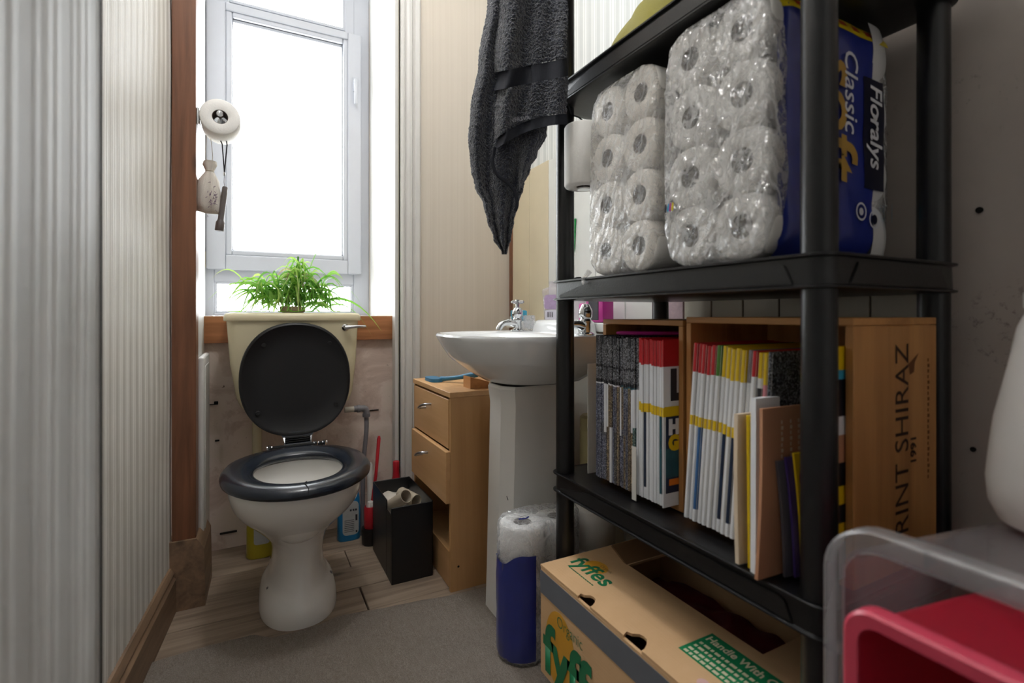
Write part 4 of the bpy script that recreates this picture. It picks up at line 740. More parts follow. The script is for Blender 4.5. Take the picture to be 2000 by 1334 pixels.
p2_ = pack('toilet_roll_pack', 'large shiny wrapped toilet roll pack with dark blue printed side on the rack', (0.612, 0.5115), (0.9835, 1.0830, 1.1825, 1.2820), 0.652, 3, 'film_clear', 0.0505, 0.006, 0.0)
# torn film tail hanging under the first pack
bm = B(); tube(bm, spline([(0.652, 0.888, 0.945), (0.640, 0.893, 0.928), (0.636, 0.890, 0.915)], 4), [0.006, 0.006, 0.005, 0.005, 0.004, 0.004, 0.003, 0.002, 0.001], 7); obj('film_tail', bm, 'film_soft', p1, True)
# printed near side of the large pack, bulging over the rolls beneath
def side(u, v, lift=0.0):
    x = 0.676+u*0.282; z = 0.936+v*0.393; yb = 0.5115-0.0505; b = abs(math.sin(math.pi*(z-0.933)/0.0995)); edge = min(1, min(v, 1-v)*9, (u)*8+0.25)
    return (x, yb-0.0045-0.002*b-lift+0.020*(1-edge)**2+0.0018*nz(x*22, z*22, 4), z)
def patch(nm, u0, u1, v0, v1, mat, lift, par, nu=30, nv=60):
    bm = B(); grid(bm, nu, nv, lambda a, b: side(u0+(u1-u0)*a, v0+(v1-v0)*b, lift)); return obj(nm, bm, mat, par, True, 180)
pw = patch('printed_wrap', 0, 0.80, 0, 0.93, 'pack_blue', 0.0, p2_, 40, 80)
def end(u, v):
    x = 0.9+u*0.085; z = 0.936+v*0.393; b = abs(math.sin(math.pi*(z-0.933)/0.0995)); return (x-0.004*(1-b), 0.4565-0.003*b+0.030*u**3+0.004*(1-b), z)
bm = B(); grid(bm, 20, 80, end); obj('white_wrap', bm, 'pack_white', p2_, True, 180)
patch('yellow_strip', 0.0, 0.96, 0.915, 0.985, 'pack_yellow', 0.0006, p2_, 30, 10)
for k in range(6):
    patch('strip_print', 0.10+k*0.13, 0.17+k*0.13, 0.935, 0.962, 'pack_red', 0.0012, p2_, 4, 4)
dn, rt = Vector((0, 0, -1)), Vector((1, 0, 0))
def sp(u, v, l): return Vector(side(u, v, l))
nb_ = patch('name_panel', 0.70, 0.91, 0.30, 0.76, 'pack_navy', 0.0012, p2_, 10, 30)
def stext(nm, body, size, u, v, mat, bold, shear=0.0, sx=1.0, lift=0.0035): return text(nm, body, size, sp(u, v, lift), dn, rt, mat, p2_, bold, shear, 'LEFT', sx=sx, lift=0.0)
stext('lettering', 'Floralys', 0.048, 0.755, 0.735, 'pack_text', 0.0008, 0.15, 0.92)
stext('lettering', 'Classic', 0.050, 0.50, 0.84, 'pack_text', 0.0002, 0.15, 0.95)
stext('lettering', 'soft', 0.125, 0.31, 0.80, 'pack_gold', 0.002, 0.1, 1.0, 0.0045)
stext('lettering', '10m', 0.022, 0.12, 0.72, 'pack_text', 0.0, 0.0, 1.0)
def disc(nm, u, v, r, mat, lift, r2=0.0):
    c = sp(u, v, lift); bm = B(); n_ = 26
    o_ = [bm.verts.new(c+Vector((r*math.cos(2*math.pi*i/n_), 0, r*math.sin(2*math.pi*i/n_)))) for i in range(n_)]
    if r2: i_ = [bm.verts.new(c+Vector((r2*math.cos(2*math.pi*i/n_), 0, r2*math.sin(2*math.pi*i/n_)))) for i in range(n_)]; [bm.faces.new((o_[i], o_[(i+1) % n_], i_[(i+1) % n_], i_[i])) for i in range(n_)]
    else: bm.faces.new(o_)
    return obj(nm, bm, mat, p2_)
disc('badge', 0.66, 0.20, 0.0145, 'pack_text', 0.004, 0.0115); disc('badge', 0.66, 0.20, 0.006, 'pack_text', 0.004); disc('badge', 0.79, 0.175, 0.0150, 'pack_text', 0.004, 0.0125); disc('badge', 0.79, 0.175, 0.008, 'pack_navy', 0.004)
cc = Vector((0.943, 0.4475, 1.018)); bm = B(); bm.faces.new([bm.verts.new(cc+Vector((0.012*math.cos(2*math.pi*i/24), 0.006*math.cos(2*math.pi*i/24), 0.0155*math.sin(2*math.pi*i/24)))) for i in range(24)]); obj('badge', bm, 'pack_cyan', p2_)
# small coloured print on the clear front film
for k, (m_, dy) in enumerate((('pack_navy', 0.0), ('pack_cyan', -0.006), ('magenta', -0.0105), ('pack_yellow', -0.016))):
    bm = B(); c_ = Vector((0.6405, 0.652+dy, 1.032+0.0002*k)); n_ = 12; bm.faces.new([bm.verts.new(c_+Vector((0, 0.0026*math.cos(2*math.pi*i/n_)-(0.0016*max(0, math.sin(2*math.pi*i/n_))), (0.0045 if math.sin(2*math.pi*i/n_) < 0 else 0.011)*math.sin(2*math.pi*i/n_)))) for i in range(n_)][::-1]); obj('ink_drop', bm, m_, p2_)
# roll on a wire behind the far post, green tag
hr = roll('toilet_roll', (0.675, 0.9395, 1.141), (0, 0, 1)); hr.scale = (0.86, 0.86, 1.38); tag(hr, 'toilet roll hanging upright beside the far post of the rack', 'toilet roll')
bm = B(); tube(bm, [(0.675, 0.9395, 1.137), (0.675, 0.9395, 1.29), (0.672, 0.955, 1.305), (0.660, 0.97, 1.315), (0.655, 0.975, 1.342)], 0.0018, 8); lathe(bm, [(0.016, 1.1355), (0.016, 1.1385), (0.003, 1.1395)], (0.675, 0.9395, 0), 16); tag(obj('wire_hanger', bm, 'chrome', None, True), 'bent wire hanger carrying the upright roll at the rack end', 'hanger')
plain('green_plastic', 0x169a4a, 0.4)
bm = B(); loft(bm, [[(x, XX, z) for x, z in ((0, 0), (0.0, 0.0))] for XX in (0, 1)], False) if False else prism(bm, [(1.034, 1.488, 1.195), (1.034, 1.512, 1.195), (1.034, 1.505, 1.09), (1.034, 1.501, 1.075), (1.034, 1.497, 1.09)], (-0.004, 0, 0)); tag(obj('plant_tag', bm, 'green_plastic'), 'tapered green plastic tag on the white boards behind the rack', 'tag')
# things on the top deck
def cloth_mat():
    t = NT('olive_cloth'); n = t.noise(600, None, 2); t.color(t.mix(n, srgb(0x7c7420), srgb(0xa59c3a))); t.set(0.9, sheen=0.3); t.bump(n, 0.001); M['olive'] = t.m
cloth_mat()
def olive(u, v):
    a = 2*math.pi*u; z = v; r_ = (0.085*(1-v**3*0.75))*(1+0.10*math.cos(a*5+v*3)+0.06*nz(math.cos(a)*2, math.sin(a)*2, v*3)); return (0.775+r_*math.cos(a)*0.9, 0.815+r_*math.sin(a)*1.35, 1.3895+0.14*v)
bm = B(); g = grid(bm, 72, 30, olive, flip=False); bm.faces.new([r_[-1] for r_ in g[:-1]]); bmesh.ops.remove_doubles(bm, verts=bm.verts, dist=0.00005); tag(obj('cloth', bm, 'olive', None, True, 180), 'crumpled olive green cloth on the top deck of the rack', 'cloth')
plain('navy_cloth', 0x1a1d33, 0.7)
bm = B(); box(bm, 0.86, 0.97, 0.88, 0.97, 1.3895, 1.62, 0.006); tag(obj('navy_box', bm, 'navy_cloth', None, True), 'dark navy box behind the olive cloth on the top deck', 'box')
# ================================================================== WINE CRATES
def crate(name, label, x0, x1, y0, y1, z0, z1, th=0.011):
    e = empty(name, ((x0+x1)/2, (y0+y1)/2, z0)); tag(e, label, 'crate')
    for nm, bb_ in (('end_board', (x0, x1, y0, y0+th)), ('end_board', (x0, x1, y1-th, y1))):
        bm = B(); box(bm, bb_[0], bb_[1], bb_[2], bb_[3], z0, z1-th-0.0005, 0.001, 1); obj(nm, bm, 'crate_wood', e)
    for za, zb in ((z0, z0+th), (z1-th, z1)):
        bm = B(); box(bm, x0, x1, y0+(th+0.0005 if za == z0 else 0), y1-(th+0.0005 if za == z0 else 0), za, zb, 0.001, 1); obj('side_board', bm, 'crate_wood_y', e)
    bm = B(); box(bm, x1-th*0.6, x1-0.001, y0+th, y1-th, z0+th, z1-th); obj('back_board', bm, 'crate_wood', e); return e
DZ = 0.4765
crate('wine_crate', 'pine wine crate holding the black spined magazines at the far end of the rack', 0.722, 0.99, 0.690, 0.932, DZ, 0.840)
c2 = crate('wine_crate', 'pine wine crate with printed end at the near end of the rack', 0.722, 0.947, 0.388, 0.682, DZ, 0.846)
plain('burnt', 0x3a2012, 0.7); plain('leaf_print', 0x7a4a26, 0.7)
text('lettering', 'PRINT SHIRAZ', 0.052, (0.862, 0.3878, 0.503), (0, 0, 1), (-1, 0, 0), 'burnt', c2, 0.0, sx=0.92, spacing=1.0)
text('lettering', '1991', 0.022, (0.884, 0.3878, 0.627), (0, 0, 1), (-1, 0, 0), 'burnt', c2, 0.0006)
bm = B(); bm.faces.new([bm.verts.new((0.866+dx, 0.3873, 0.775+dz)) for dx, dz in ((0, -0.014), (0.012, -0.010), (0.014, 0.004), (0.026, 0.018), (0.010, 0.010), (-0.004, 0.002))]); obj('leaf_mark', bm, 'leaf_print', c2)
bm = B()
for k in range(22): zz = 0.60+k*0.0085; box(bm, 0.9195, 0.9195+0.0015+0.0015*((k*7) % 3), 0.3872, 0.3879, zz, zz+0.005)
tag(obj('small_print', bm, 'leaf_print', c2), kind='stuff')
# ================================================================== MAGAZINES
plain('pages', 0xd9d7d0, 0.7, var=0.05, vs=300); plain('mag_white', 0xe6e8ec, 0.35, var=0.03); plain('mag_red', 0xc4202a, 0.3); plain('mag_yellow', 0xe6c217, 0.3); plain('mag_green', 0x4d7f2c, 0.35); plain('mag_grey', 0x8a868c, 0.4); plain('mag_dark', 0x1d1e28, 0.35, var=0.3, vs=60)
plain('mag_blue', 0x3d73b0, 0.35, var=0.25, vs=40); plain('mag_pink', 0xd98b95, 0.4); plain('mag_navy', 0x1c3358, 0.35, var=0.4, vs=30); plain('mag_teal', 0x2e6f80, 0.35, var=0.4, vs=35)
def speckle(key, base, c2, c3):
    t = NT(key); v = t.mapping((1, 1.6, 0.7)); a = t.ramp(t.noise(430, v, 2, 0.8), [(0.50, (0, 0, 0, 1)), (0.58, (1, 1, 1, 1))]); b = t.ramp(t.noise(45, t.mapping((1, 1, 0.5)), 3), [(0.4, (0, 0, 0, 1)), (0.65, (1, 1, 1, 1))])
    t.color(t.mix(t.math('MULTIPLY', a, 0.85), srgb(base), t.mix(b, srgb(c2), srgb(c3)))); t.set(0.35); M[key] = t.m
speckle('sp_a', 0x22232b, 0xa9a6a0, 0x76726c); speckle('sp_b', 0x2b3048, 0xb8bdd2, 0x8a8680); speckle('sp_c', 0x4a3d30, 0xcdb78f, 0xa08c78); speckle('sp_d', 0x2a4545, 0x8fc0ba, 0xa9a396); speckle('spine_text', 0x121318, 0xc9cbd2, 0x9a9ca6); speckle('sp_warm', 0x4e3a26, 0xd8b060, 0xb07a52)
def magazine(label, y, th, bands, z0, h, x0=0.690, dep=0.205, lean=0.0, group=None, cover=None, rnd_=0.0):
    """spine towards the left; bands = [(height fraction from the top, material), ...]; lean shifts the foot along the wall"""
    mats = [m for _, m in bands]+([cover] if cover else []); r = th*0.28; bm = B()
    def P(x, yy, z): return (x+rnd_, yy+lean*(1-(z-z0)/h), z)
    zt = z0+h; zs = [zt]+[zt-h*f for f, _ in bands]
    rows = []
    for z in zs: rows.append([bm.verts.new(P(x, yy, z)) for x, yy in ((x0+dep, y+th/2), (x0+r, y+th/2), (x0, y+th/2-r), (x0, y-th/2+r), (x0+r, y-th/2), (x0+dep, y-th/2))])
    for i in range(len(zs)-1):
        for k in range(5): bm.faces.new((rows[i][k], rows[i][k+1], rows[i+1][k+1], rows[i+1][k])).material_index = (len(mats)-1 if (cover and k == 4) else i)
    bmesh.ops.recalc_face_normals(bm, faces=bm.faces)
    o = obj('magazine', bm, mats, None); tag(o, label, 'magazine', group)
    bm = B(); t_ = th/2-0.0006
    loft(bm, [[P(x, yy, z) for x, yy in ((x0+r*0.6, y-t_), (x0+r*0.6, y+t_), (x0+dep-0.001, y+t_), (x0+dep-0.001, y-t_))] for z in (z0+0.0008, zt-0.0012)]); obj('pages', bm, 'pages', o); return o
MZ = DZ+0.0118
rr = random.Random(11); y = 0.919; k = 0; pal = ['sp_a', 'sp_a', 'sp_b', 'sp_b', 'mag_white', 'sp_a', 'sp_b', 'sp_c', 'sp_warm', 'sp_c', 'mag_pink', 'sp_c', 'sp_d', 'sp_d']
nb = 18; th = (0.919-0.786)/nb
for k in range(nb):
    yy = 0.919-th*(k+0.5); m1 = rr.choice(pal[:4] if k < 5 else pal[3:10] if k < 13 else pal[6:]); j = rr.uniform(-0.006, 0.006); hh = 0.314+rr.uniform(-0.003, 0.003)
    b = [(0.05+j*0.5, 'spine_text' if k % 3 else 'mag_dark'), (0.20+j, 'spine_text'), (0.215+j, 'mag_dark'), (0.30+j, 'spine_text'), (0.325+j, 'mag_dark'), (0.335+j, 'mag_white' if k < 12 else 'mag_teal')]+([(0.62+j*9, rr.choice(['sp_b', 'mag_white', m1, 'sp_c']))] if k > 2 else [])+[(1.0, m1)]
    magazine('thin black spined magazine, %s from the far end of the far crate' % ORD[k], yy, th*0.93, b, MZ, hh, 0.690, rnd_=rr.uniform(-0.002, 0.002), group='black spined magazines in the far crate')
WB = lambda top, j=0.0, low='mag_white', dark=False: [(0.155+j, top), (0.40+j, 'mag_white'), (0.455+j, 'mag_yellow'), (0.93 if low != 'mag_white' else 1.0, low)]+([(1.0, 'mag_white')] if low != 'mag_white' else [])
lows = ['sp_a', 'mag_white', 'mag_white', 'mag_navy', 'mag_white', 'mag_white', 'mag_white', 'mag_white', 'mag_white', 'mag_teal', 'mag_dark']
yy = 0.784
for k, lo in enumerate(lows):
    th = 0.0072 if k < 9 else 0.0076; yy -= th
    if k == 0: magazine('dark spined magazine beside the red topped ones in the far crate', yy+th/2, th*0.92, [(0.33, 'spine_text'), (1.0, 'mag_white')], MZ, 0.315); continue
    magazine('red topped white magazine, %s from the black ones in the far crate' % ORD[k-1], yy+th/2, th*0.92, WB('mag_red', 0.004*k/11+rr.uniform(-.003, .003), lo), MZ, 0.314+rr.uniform(-.002, .002), 0.690, rnd_=rr.uniform(-0.002, 0.002), group='red topped magazines in the far crate')
cov = magazine('red topped magazine showing its cover beside the pine crate wall', yy-0.0008, 0.0030, WB('mag_red', 0.006, 'mag_white'), MZ, 0.315, 0.684)
# its cover, facing the near end of the rack
yc = yy-0.0026
def cov_rect(nm, x0, x1, z0, z1, m_, par, yv, l=0.0): return flat(nm, [(x0, yv-l, z0), (x1, yv-l, z0), (x1, yv-l, z1), (x0, yv-l, z1)], m_, par)
cov_rect('cover_picture', 0.690, 0.88, MZ+0.026, MZ+0.170, 'mag_navy', cov, yc, 0.0003); cov_rect('cover_sky', 0.690, 0.88, MZ+0.055, MZ+0.110, 'mag_teal', cov, yc, 0.0005); plain('mag_orange', 0xe07a1e, 0.4)
cov_rect('price_tag', 0.698, 0.73, MZ+0.062-0.022, MZ+0.052, 'mag_orange', cov, yc, 0.0007); cov_rect('yellow_line', 0.686, 0.88, MZ+0.172, MZ+0.189, 'mag_yellow', cov, yc, 0.0003); cov_rect('red_line', 0.686, 0.88, MZ+0.266, MZ+0.315, 'mag_red', cov, yc, 0.0003)
text('lettering', 'L', 0.078, (0.700, yc, MZ+0.203), (1, 0, 0), (0, 0, 1), 'ink', cov, 0.004, lift=0.0006); text('lettering', 'H', 0.036, (0.697, yc, MZ+0.138), (1, 0, 0), (0, 0, 1), 'mag_white', cov, 0.003, lift=0.0009); text('lettering', 'G', 0.036, (0.697, yc, MZ+0.108), (1, 0, 0), (0, 0, 1), 'mag_yellow', cov, 0.003, lift=0.0009)
# near crate: leaning row
yy = 0.668; spec = [('mag_red', 'mag_white', 'cover'), ('mag_red', 'mag_white', 0), ('mag_red', 'mag_blue', 0), ('mag_red', 'mag_white', 0), ('mag_red', 'mag_white', 0), ('mag_green', 'mag_white', 0), ('mag_yellow', 'mag_white', 0), ('mag_yellow', 'mag_navy', 0), ('mag_yellow', 'mag_white', 0), ('mag_yellow', 'mag_navy', 0), ('mag_yellow', 'mag_white', 0), ('mag_grey', 'mag_white', 0)]
nm_ = {'mag_red': 'red', 'mag_green': 'green', 'mag_yellow': 'yellow', 'mag_grey': 'grey'}
LEAN = 0.024; yt = 0.634
for k, (tp2, lo, cvr) in enumerate(spec):
    th = 0.0096 if k != 5 else 0.0105; yt -= th
    magazine('%s topped white magazine, %s in the leaning row of the near crate' % (nm_[tp2], ORD[k]), yt+th/2, th*0.93, WB(tp2, 0.006+0.003*k/4+rr.uniform(-.003, .003), lo), MZ, 0.312-0.0005*k+rr.uniform(-.002, .002), 0.690, lean=LEAN+0.0*k, rnd_=rr.uniform(-0.002, 0.002), group='magazines leaning in the near crate')
m_ = magazine('white magazine with red top behind the tan booklet in the near crate', yt-0.005, 0.0085, [(0.13, 'mag_red'), (1.0, 'mag_white')], MZ, 0.306, 0.688, lean=LEAN*0.9)
m_ = magazine('white magazine with yellow top and dark block in the near crate', yt-0.0142, 0.009, [(0.13, 'mag_yellow'), (0.18, 'mag_white'), (0.26, 'ink'), (1.0, 'mag_white')], MZ, 0.304, 0.690, lean=LEAN*0.8)
m_ = magazine('pink edged magazine near the front post in the near crate', yt-0.0225, 0.0065, [(0.16, 'mag_yellow'), (0.26, 'mag_pink'), (0.3, 'ink'), (1.0, 'mag_pink')], MZ, 0.304, 0.690, lean=LEAN*0.7)
m_ = magazine('black spined magazine near the front post in the near crate', yt-0.030, 0.0075, [(0.4, 'spine_text'), (1.0, 'mag_dark')], MZ, 0.306, 0.690, lean=LEAN*0.6)
Yl = yt-0.050
m_ = magazine('coloured flyer magazine against the printed crate end', 0.4055, 0.008, [(0.10, 'mag_yellow'), (0.14, 'cyan_plastic'), (0.30, 'mag_dark'), (0.38, 'mag_white'), (0.50, 'tan_paper'), (0.60, 'mag_dark'), (0.68, 'mag_yellow'), (0.76, 'mag_dark'), (0.84, 'mag_yellow'), (1.0, 'mag_white')], MZ, 0.318, 0.690) if plain('tan_paper', 0xb98564, 0.55, var=0.05, vs=20) else None
# loose booklets pushed in front of the leaning row
plain('cream_paper', 0xdcc9b0, 0.6); plain('purple_paper', 0x47337a, 0.4); plain('grey_paper', 0x5f5b62, 0.5); plain('pink_ink', 0xb03a52, 0.4)
def booklet(name, label, pts0, pts1, z0, z1, mat, edge, bow=0.0, thick=0.004, n=8):
    """bent sheet stack: lower edge pts0 -> upper edge pts1 (each x,y of spine and fore-edge)"""
    bm = B(); secs = []
    for k in range(n+1):
        f = k/n; z = z0+(z1-z0)*f; a = Vector(pts0[0]).lerp(Vector(pts1[0]), f); b = Vector(pts0[1]).lerp(Vector(pts1[1]), f); off = bow*math.sin(math.pi*f); d_ = (b-a).normalized(); nrm = Vector((d_.y, -d_.x))
        a2, b2 = a+nrm*off, b+nrm*off; secs.append([(p.x, p.y, z) for p in (a2, b2, b2-nrm*thick, a2-nrm*thick)])
    loft(bm, secs)
    for f_ in bm.faces:
        c_ = f_.calc_center_median(); f_.material_index = 1 if abs(f_.normal.z) > 0.6 else 0
    o = obj(name, bm, [mat, edge], None); tag(o, label, 'booklet'); return o
booklet('booklet', 'cream folded booklet with curling edge in front of the leaning magazines', ((0.645, 0.507), (0.686, 0.504)), ((0.650, 0.513), (0.686, 0.510)), DZ+0.001, 0.700, 'cream_paper', 'pages', -0.002, 0.007)
booklet('booklet', 'yellow booklet between the cream and tan booklets', ((0.650, 0.492), (0.686, 0.490)), ((0.655, 0.4985), (0.686, 0.4965)), DZ+0.001, 0.700, 'mag_yellow', 'pages', 0.0, 0.004)
booklet('booklet', 'white booklet of thick pages behind the tan booklet', ((0.642, 0.477), (0.70, 0.473)), ((0.652, 0.484), (0.70, 0.480)), DZ+0.001, 0.728, 'mag_white', 'pages', 0.0, 0.009)
tb = booklet('booklet', 'tan brown booklet with pale print leaning out of the near crate', ((0.630, 0.465), (0.80, 0.455)), ((0.650, 0.472), (0.82, 0.461)), DZ+0.001, 0.715, 'tan_paper', 'pages', 0.003, 0.005)
booklet('booklet', 'grey curled booklet beside the near post', ((0.672, 0.452), (0.74, 0.446)), ((0.668, 0.462), (0.76, 0.447)), DZ+0.001, 0.640, 'grey_paper', 'pages', 0.003, 0.004)
booklet('booklet', 'purple curled booklet beside the near post', ((0.684, 0.445), (0.75, 0.439)), ((0.678, 0.456), (0.76, 0.440)), DZ+0.001, 0.646, 'purple_paper', 'pages', 0.003, 0.003)
yb2 = booklet('booklet', 'yellow flyer with pink emblem beside the near post', ((0.692, 0.440), (0.79, 0.433)), ((0.688, 0.450), (0.80, 0.434)), DZ+0.001, 0.652, 'mag_yellow', 'pages', 0.003, 0.003)
def on_b(f, s, p00, p01, p10, p11, z0, z1, bow, l):
    a = Vector(p00).lerp(Vector(p10), f); b = Vector(p01).lerp(Vector(p11), f); d_ = (b-a).normalized(); nrm = Vector((d_.y, -d_.x)); q = a.lerp(b, s)+nrm*(bow*math.sin(math.pi*f)+l); return Vector((q.x, q.y, z0+(z1-z0)*f))
fb = lambda f, s, l=0.0006: on_b(f, s, (0.692, 0.440), (0.79, 0.433), (0.688, 0.450), (0.80, 0.434), DZ+0.001, 0.652, 0.003, l)
bm = B(); bm.faces.new([bm.verts.new(fb(0.78+0.11*math.sin(t_), 0.14+0.10*math.cos(t_))) for t_ in [2*math.pi*i/20 for i in range(20)]]); obj('emblem', bm, 'pink_ink', yb2)
bm = B()
for f0, f1 in ((0.02, 0.30), (0.36, 0.44), (0.62, 0.66)): bm.faces.new([bm.verts.new(fb(*q)) for q in ((f0, 0.05), (f0, 0.95), (f1, 0.95), (f1, 0.05))])
obj('dark_print', bm, 'ink', yb2)
ft = lambda f, s, l=0.0006: on_b(f, s, (0.630, 0.465), (0.80, 0.455), (0.650, 0.472), (0.82, 0.461), DZ+0.001, 0.715, 0.003, l)
bm = B()
for ci, (s0, n_) in enumerate(((0.22, 15), (0.33, 13), (0.43, 14))):
    for k in range(n_):
        f0 = 0.92-k*0.034; bm.faces.new([bm.verts.new(ft(*q)) for q in ((f0-0.022, s0), (f0-0.022, s0+0.016+0.010*((k*5) % 2)), (f0, s0+0.016+0.010*((k*5) % 2)), (f0, s0))])
tag(obj('pale_print', bm, 'cream_paper', tb), kind='stuff')
# things lying on the magazines
bm = B(); tube(bm, spline([(0.700, 0.855, 0.812), (0.74, 0.80, 0.813), (0.80, 0.76, 0.813)], 5), [0.005]+[0.007]*9+[0.004], 10); bmesh.ops.scale(bm, vec=(1, 1, 0.6), space=Matrix.Translation((0, 0, -0.8095)), verts=bm.verts); tag(obj('sleeve', bm, 'magenta', None, True), 'rolled magenta plastic sleeve lying on the far crate magazines', 'sleeve')
bm = B(); box(bm, 0.74, 0.85, 0.905, 0.918, DZ+0.0115, 0.70, 0.001) if False else box(bm, 0.702, 0.80, 0.963, 0.965, DZ+0.0005, 0.735, 0.0006, 1); tag(obj('card_sheet', bm, 'pages'), 'white card sheet standing beside the far crate', 'card')
bm = B(); box(bm, 0.6835, 0.6850, 0.776, 0.789, DZ+0.0005, 0.585, 0.0004, 1); tag(obj('paper_slip', bm, 'pages'), 'narrow white paper slip standing before the magazines in the far crate', 'paper slip')
# ================================================================== UNDER THE RACK: BANANA BOX
def cardboard():
    t = NT('cardboard'); n = t.noise(12, None, 5, 0.6); v = t.noise(1.0, t.mapping((300, 8, 300)), 2); t.color(t.mix(n, srgb(0xdfba90), srgb(0xcea67a))); t.set(0.75, spec=0.25); t.bump(v, 0.0004); M['cardboard'] = t.m
    plain('card_dark', 0x8d6a47, 0.85); plain('tape_grey', 0x6b6f78, 0.35, var=0.08, vs=9); plain('logo_green', 0x12764a, 0.5); plain('label_green', 0x138a56, 0.5); plain('logo_sun', 0xdca02c, 0.5); plain('card_print', 0xe3d6b8, 0.6); plain('dark_red', 0x6d1420, 0.55, var=0.2)
cardboard()
KX0, KX1, KY0, KY1, KZ0, KZ1 = 0.580, 0.940, 0.455, 0.975, 0.047, 0.288
HX0, HX1, HY0, HY1 = 0.752, 0.900, 0.545, 0.880
kb = empty('banana_box', ((KX0+KX1)/2, (KY0+KY1)/2, KZ0)); tag(kb, 'cardboard banana box with green lettering and grey tape under the rack', 'box')
cw = 0.006
for nm, a in (('side_wall', (KX0, KX0+cw, KY0, KY1)), ('side_wall', (KX1-cw, KX1, KY0, KY1)), ('end_wall', (KX0+cw, KX1-cw, KY1-cw, KY1)), ('end_wall', (KX0+cw, KX1-cw, KY0, KY0+cw))):
    bm = B(); box(bm, a[0], a[1], a[2], a[3], KZ0, KZ1-0.005, 0.0015, 1); obj(nm, bm, 'cardboard', kb)
bm = B(); box(bm, KX0+cw, KX1-cw, KY0+cw, KY1-cw, KZ0, KZ0+0.005); obj('base', bm, 'cardboard', kb)
# lid: four strips round the big opening; hand holes bite into the left strip
def strip(nm, pts, z1=KZ1, t_=0.005, mat='cardboard'):
    bm = B(); prism(bm, [(x, y, z1-t_) for x, y in pts], (0, 0, t_)); bmesh.ops.recalc_face_normals(bm, faces=bm.faces); return obj(nm, bm, mat, kb)
def bite(yc, w_=0.035, d_=0.030): return [(KX0, yc-w_), (KX0+d_*0.25, yc-w_*0.95), (KX0+d_*0.6, yc-w_*0.72), (KX0+d_*0.95, yc-w_*0.35), (KX0+d_, yc), (KX0+d_*0.9, yc+w_*0.3), (KX0+d_*0.55, yc+w_*0.55), (KX0+d_*0.4, yc+w_*0.9), (KX0, yc+w_*0.7)]
b1, b2 = bite(0.812, 0.024, 0.026), bite(0.672, 0.027, 0.030)
lt = strip('lid_strip', [(KX0-0.0005, KY0)]+b2+b1+[(KX0-0.0005, KY1), (HX0, KY1), (HX0, KY0)])
strip('lid_strip', [(HX0+0.0003, HY1), (HX1, HY1), (HX1, KY1), (HX0+0.0003, KY1)]); strip('lid_strip', [(HX1+0.0003, KY0), (KX1, KY0), (KX1, KY1), (HX1+0.0003, KY1)]); strip('lid_strip', [(HX0+0.0003, KY0), (HX1, KY0), (HX1, HY0), (HX0+0.0003, HY0)])
bm = B(); loft(bm, [[(x, HY1+dy, z) for dy, z in ((0.0, KZ1-0.001), (0.055, KZ1+0.022), (0.056, KZ1+0.018), (0.001, KZ1-0.005))] for x in (0.75, 0.90)]); obj('torn_flap', bm, 'card_dark', kb)
bm = B(); box(bm, KX0-0.0012, KX0+0.0002, KY0+0.001, KY1-0.001, KZ1-0.062, KZ1-0.012, 0.0); tape = obj('tape', bm, 'tape_grey', kb)
xf = KX0-0.0013; Lr, Up = Vector((0, -1, 0)), Vector((0, 0, 1))
bm = B(); bm.faces.new([bm.verts.new((xf+0.0008, 0.895+0.058*math.cos(t_), 0.135+0.083*math.sin(t_))) for t_ in [2*math.pi*i/40 for i in range(40)]][::-1]); obj('sun_print', bm, 'logo_sun', kb)
text('lettering', 'fyffes', 0.150, (xf, 0.958, 0.068), Lr, Up, 'logo_green', kb, 0.0045, sx=0.95, spacing=0.98, lift=0.0002); text('lettering', 'Organic', 0.034, (xf, 0.905, 0.188), Lr, Up, 'logo_green', kb, -0.0004, sx=0.86, lift=0.0002)
# print on the lid
zt_ = KZ1+0.0002; Tr, Tu = Vector((0.12, -1, 0)), Vector((1, 0.12, 0)); Tr, Tu = Vector((0, -1, 0)), Vector((1, 0, 0))
bm = B(); bm.faces.new([bm.verts.new((0.683+0.024*math.cos(t_), 0.905+0.030*math.sin(t_), zt_)) for t_ in [2*math.pi*i/32 for i in range(32)]]); obj('sun_print', bm, 'logo_sun', kb)
text('lettering', 'fyffes', 0.060, (0.645, 0.955, zt_), Tr, Tu, 'logo_green', kb, 0.0014, lift=0.0003); text('lettering', 'Organic', 0.012, (0.692, 0.905, zt_), Tr, Tu, 'card_dark', kb, 0.0, lift=0.0005)
bm = B()
for k in range(12): box(bm, 0.6285, 0.6315, 0.935-k*0.0075-0.006, 0.935-k*0.0075, zt_, zt_+0.0002)
tag(obj('small_print', bm, 'logo_green', kb), kind='stuff')
flat('care_label', [(0.640, 0.470, zt_), (0.722, 0.470, zt_), (0.722, 0.622, zt_), (0.640, 0.622, zt_)], 'label_green', kb, (0, 0, 0.0002))
text('lettering', 'Handle With Care', 0.023, (0.698, 0.617, zt_), Tr, Tu, 'card_print', kb, 0.0006, sx=0.9, lift=0.0006)
for k, s_ in enumerate(('Do not drop', 'Store at 13-14 C', 'Do not freeze')):
    pass
bm = B(); r5 = random.Random(8)
for k, x in enumerate((0.684, 0.671, 0.658, 0.647)):
    yy2 = 0.615
    while yy2 > 0.49:
        wd = r5.uniform(0.004, 0.012); box(bm, x-0.003, x+0.003, yy2-wd, yy2, zt_+0.0003, zt_+0.0005); yy2 -= wd+0.003
tag(obj('label_print', bm, 'card_print', kb), kind='stuff')
bm = B(); lathe(bm, [(0.009, 0), (0.009, 0.0004)], (0.612, 0.545, zt_), 18); plain('sticker_pink', 0xe0b7b4, 0.5); obj('sticker', bm, 'sticker_pink', kb)
bm = B(); secs = []
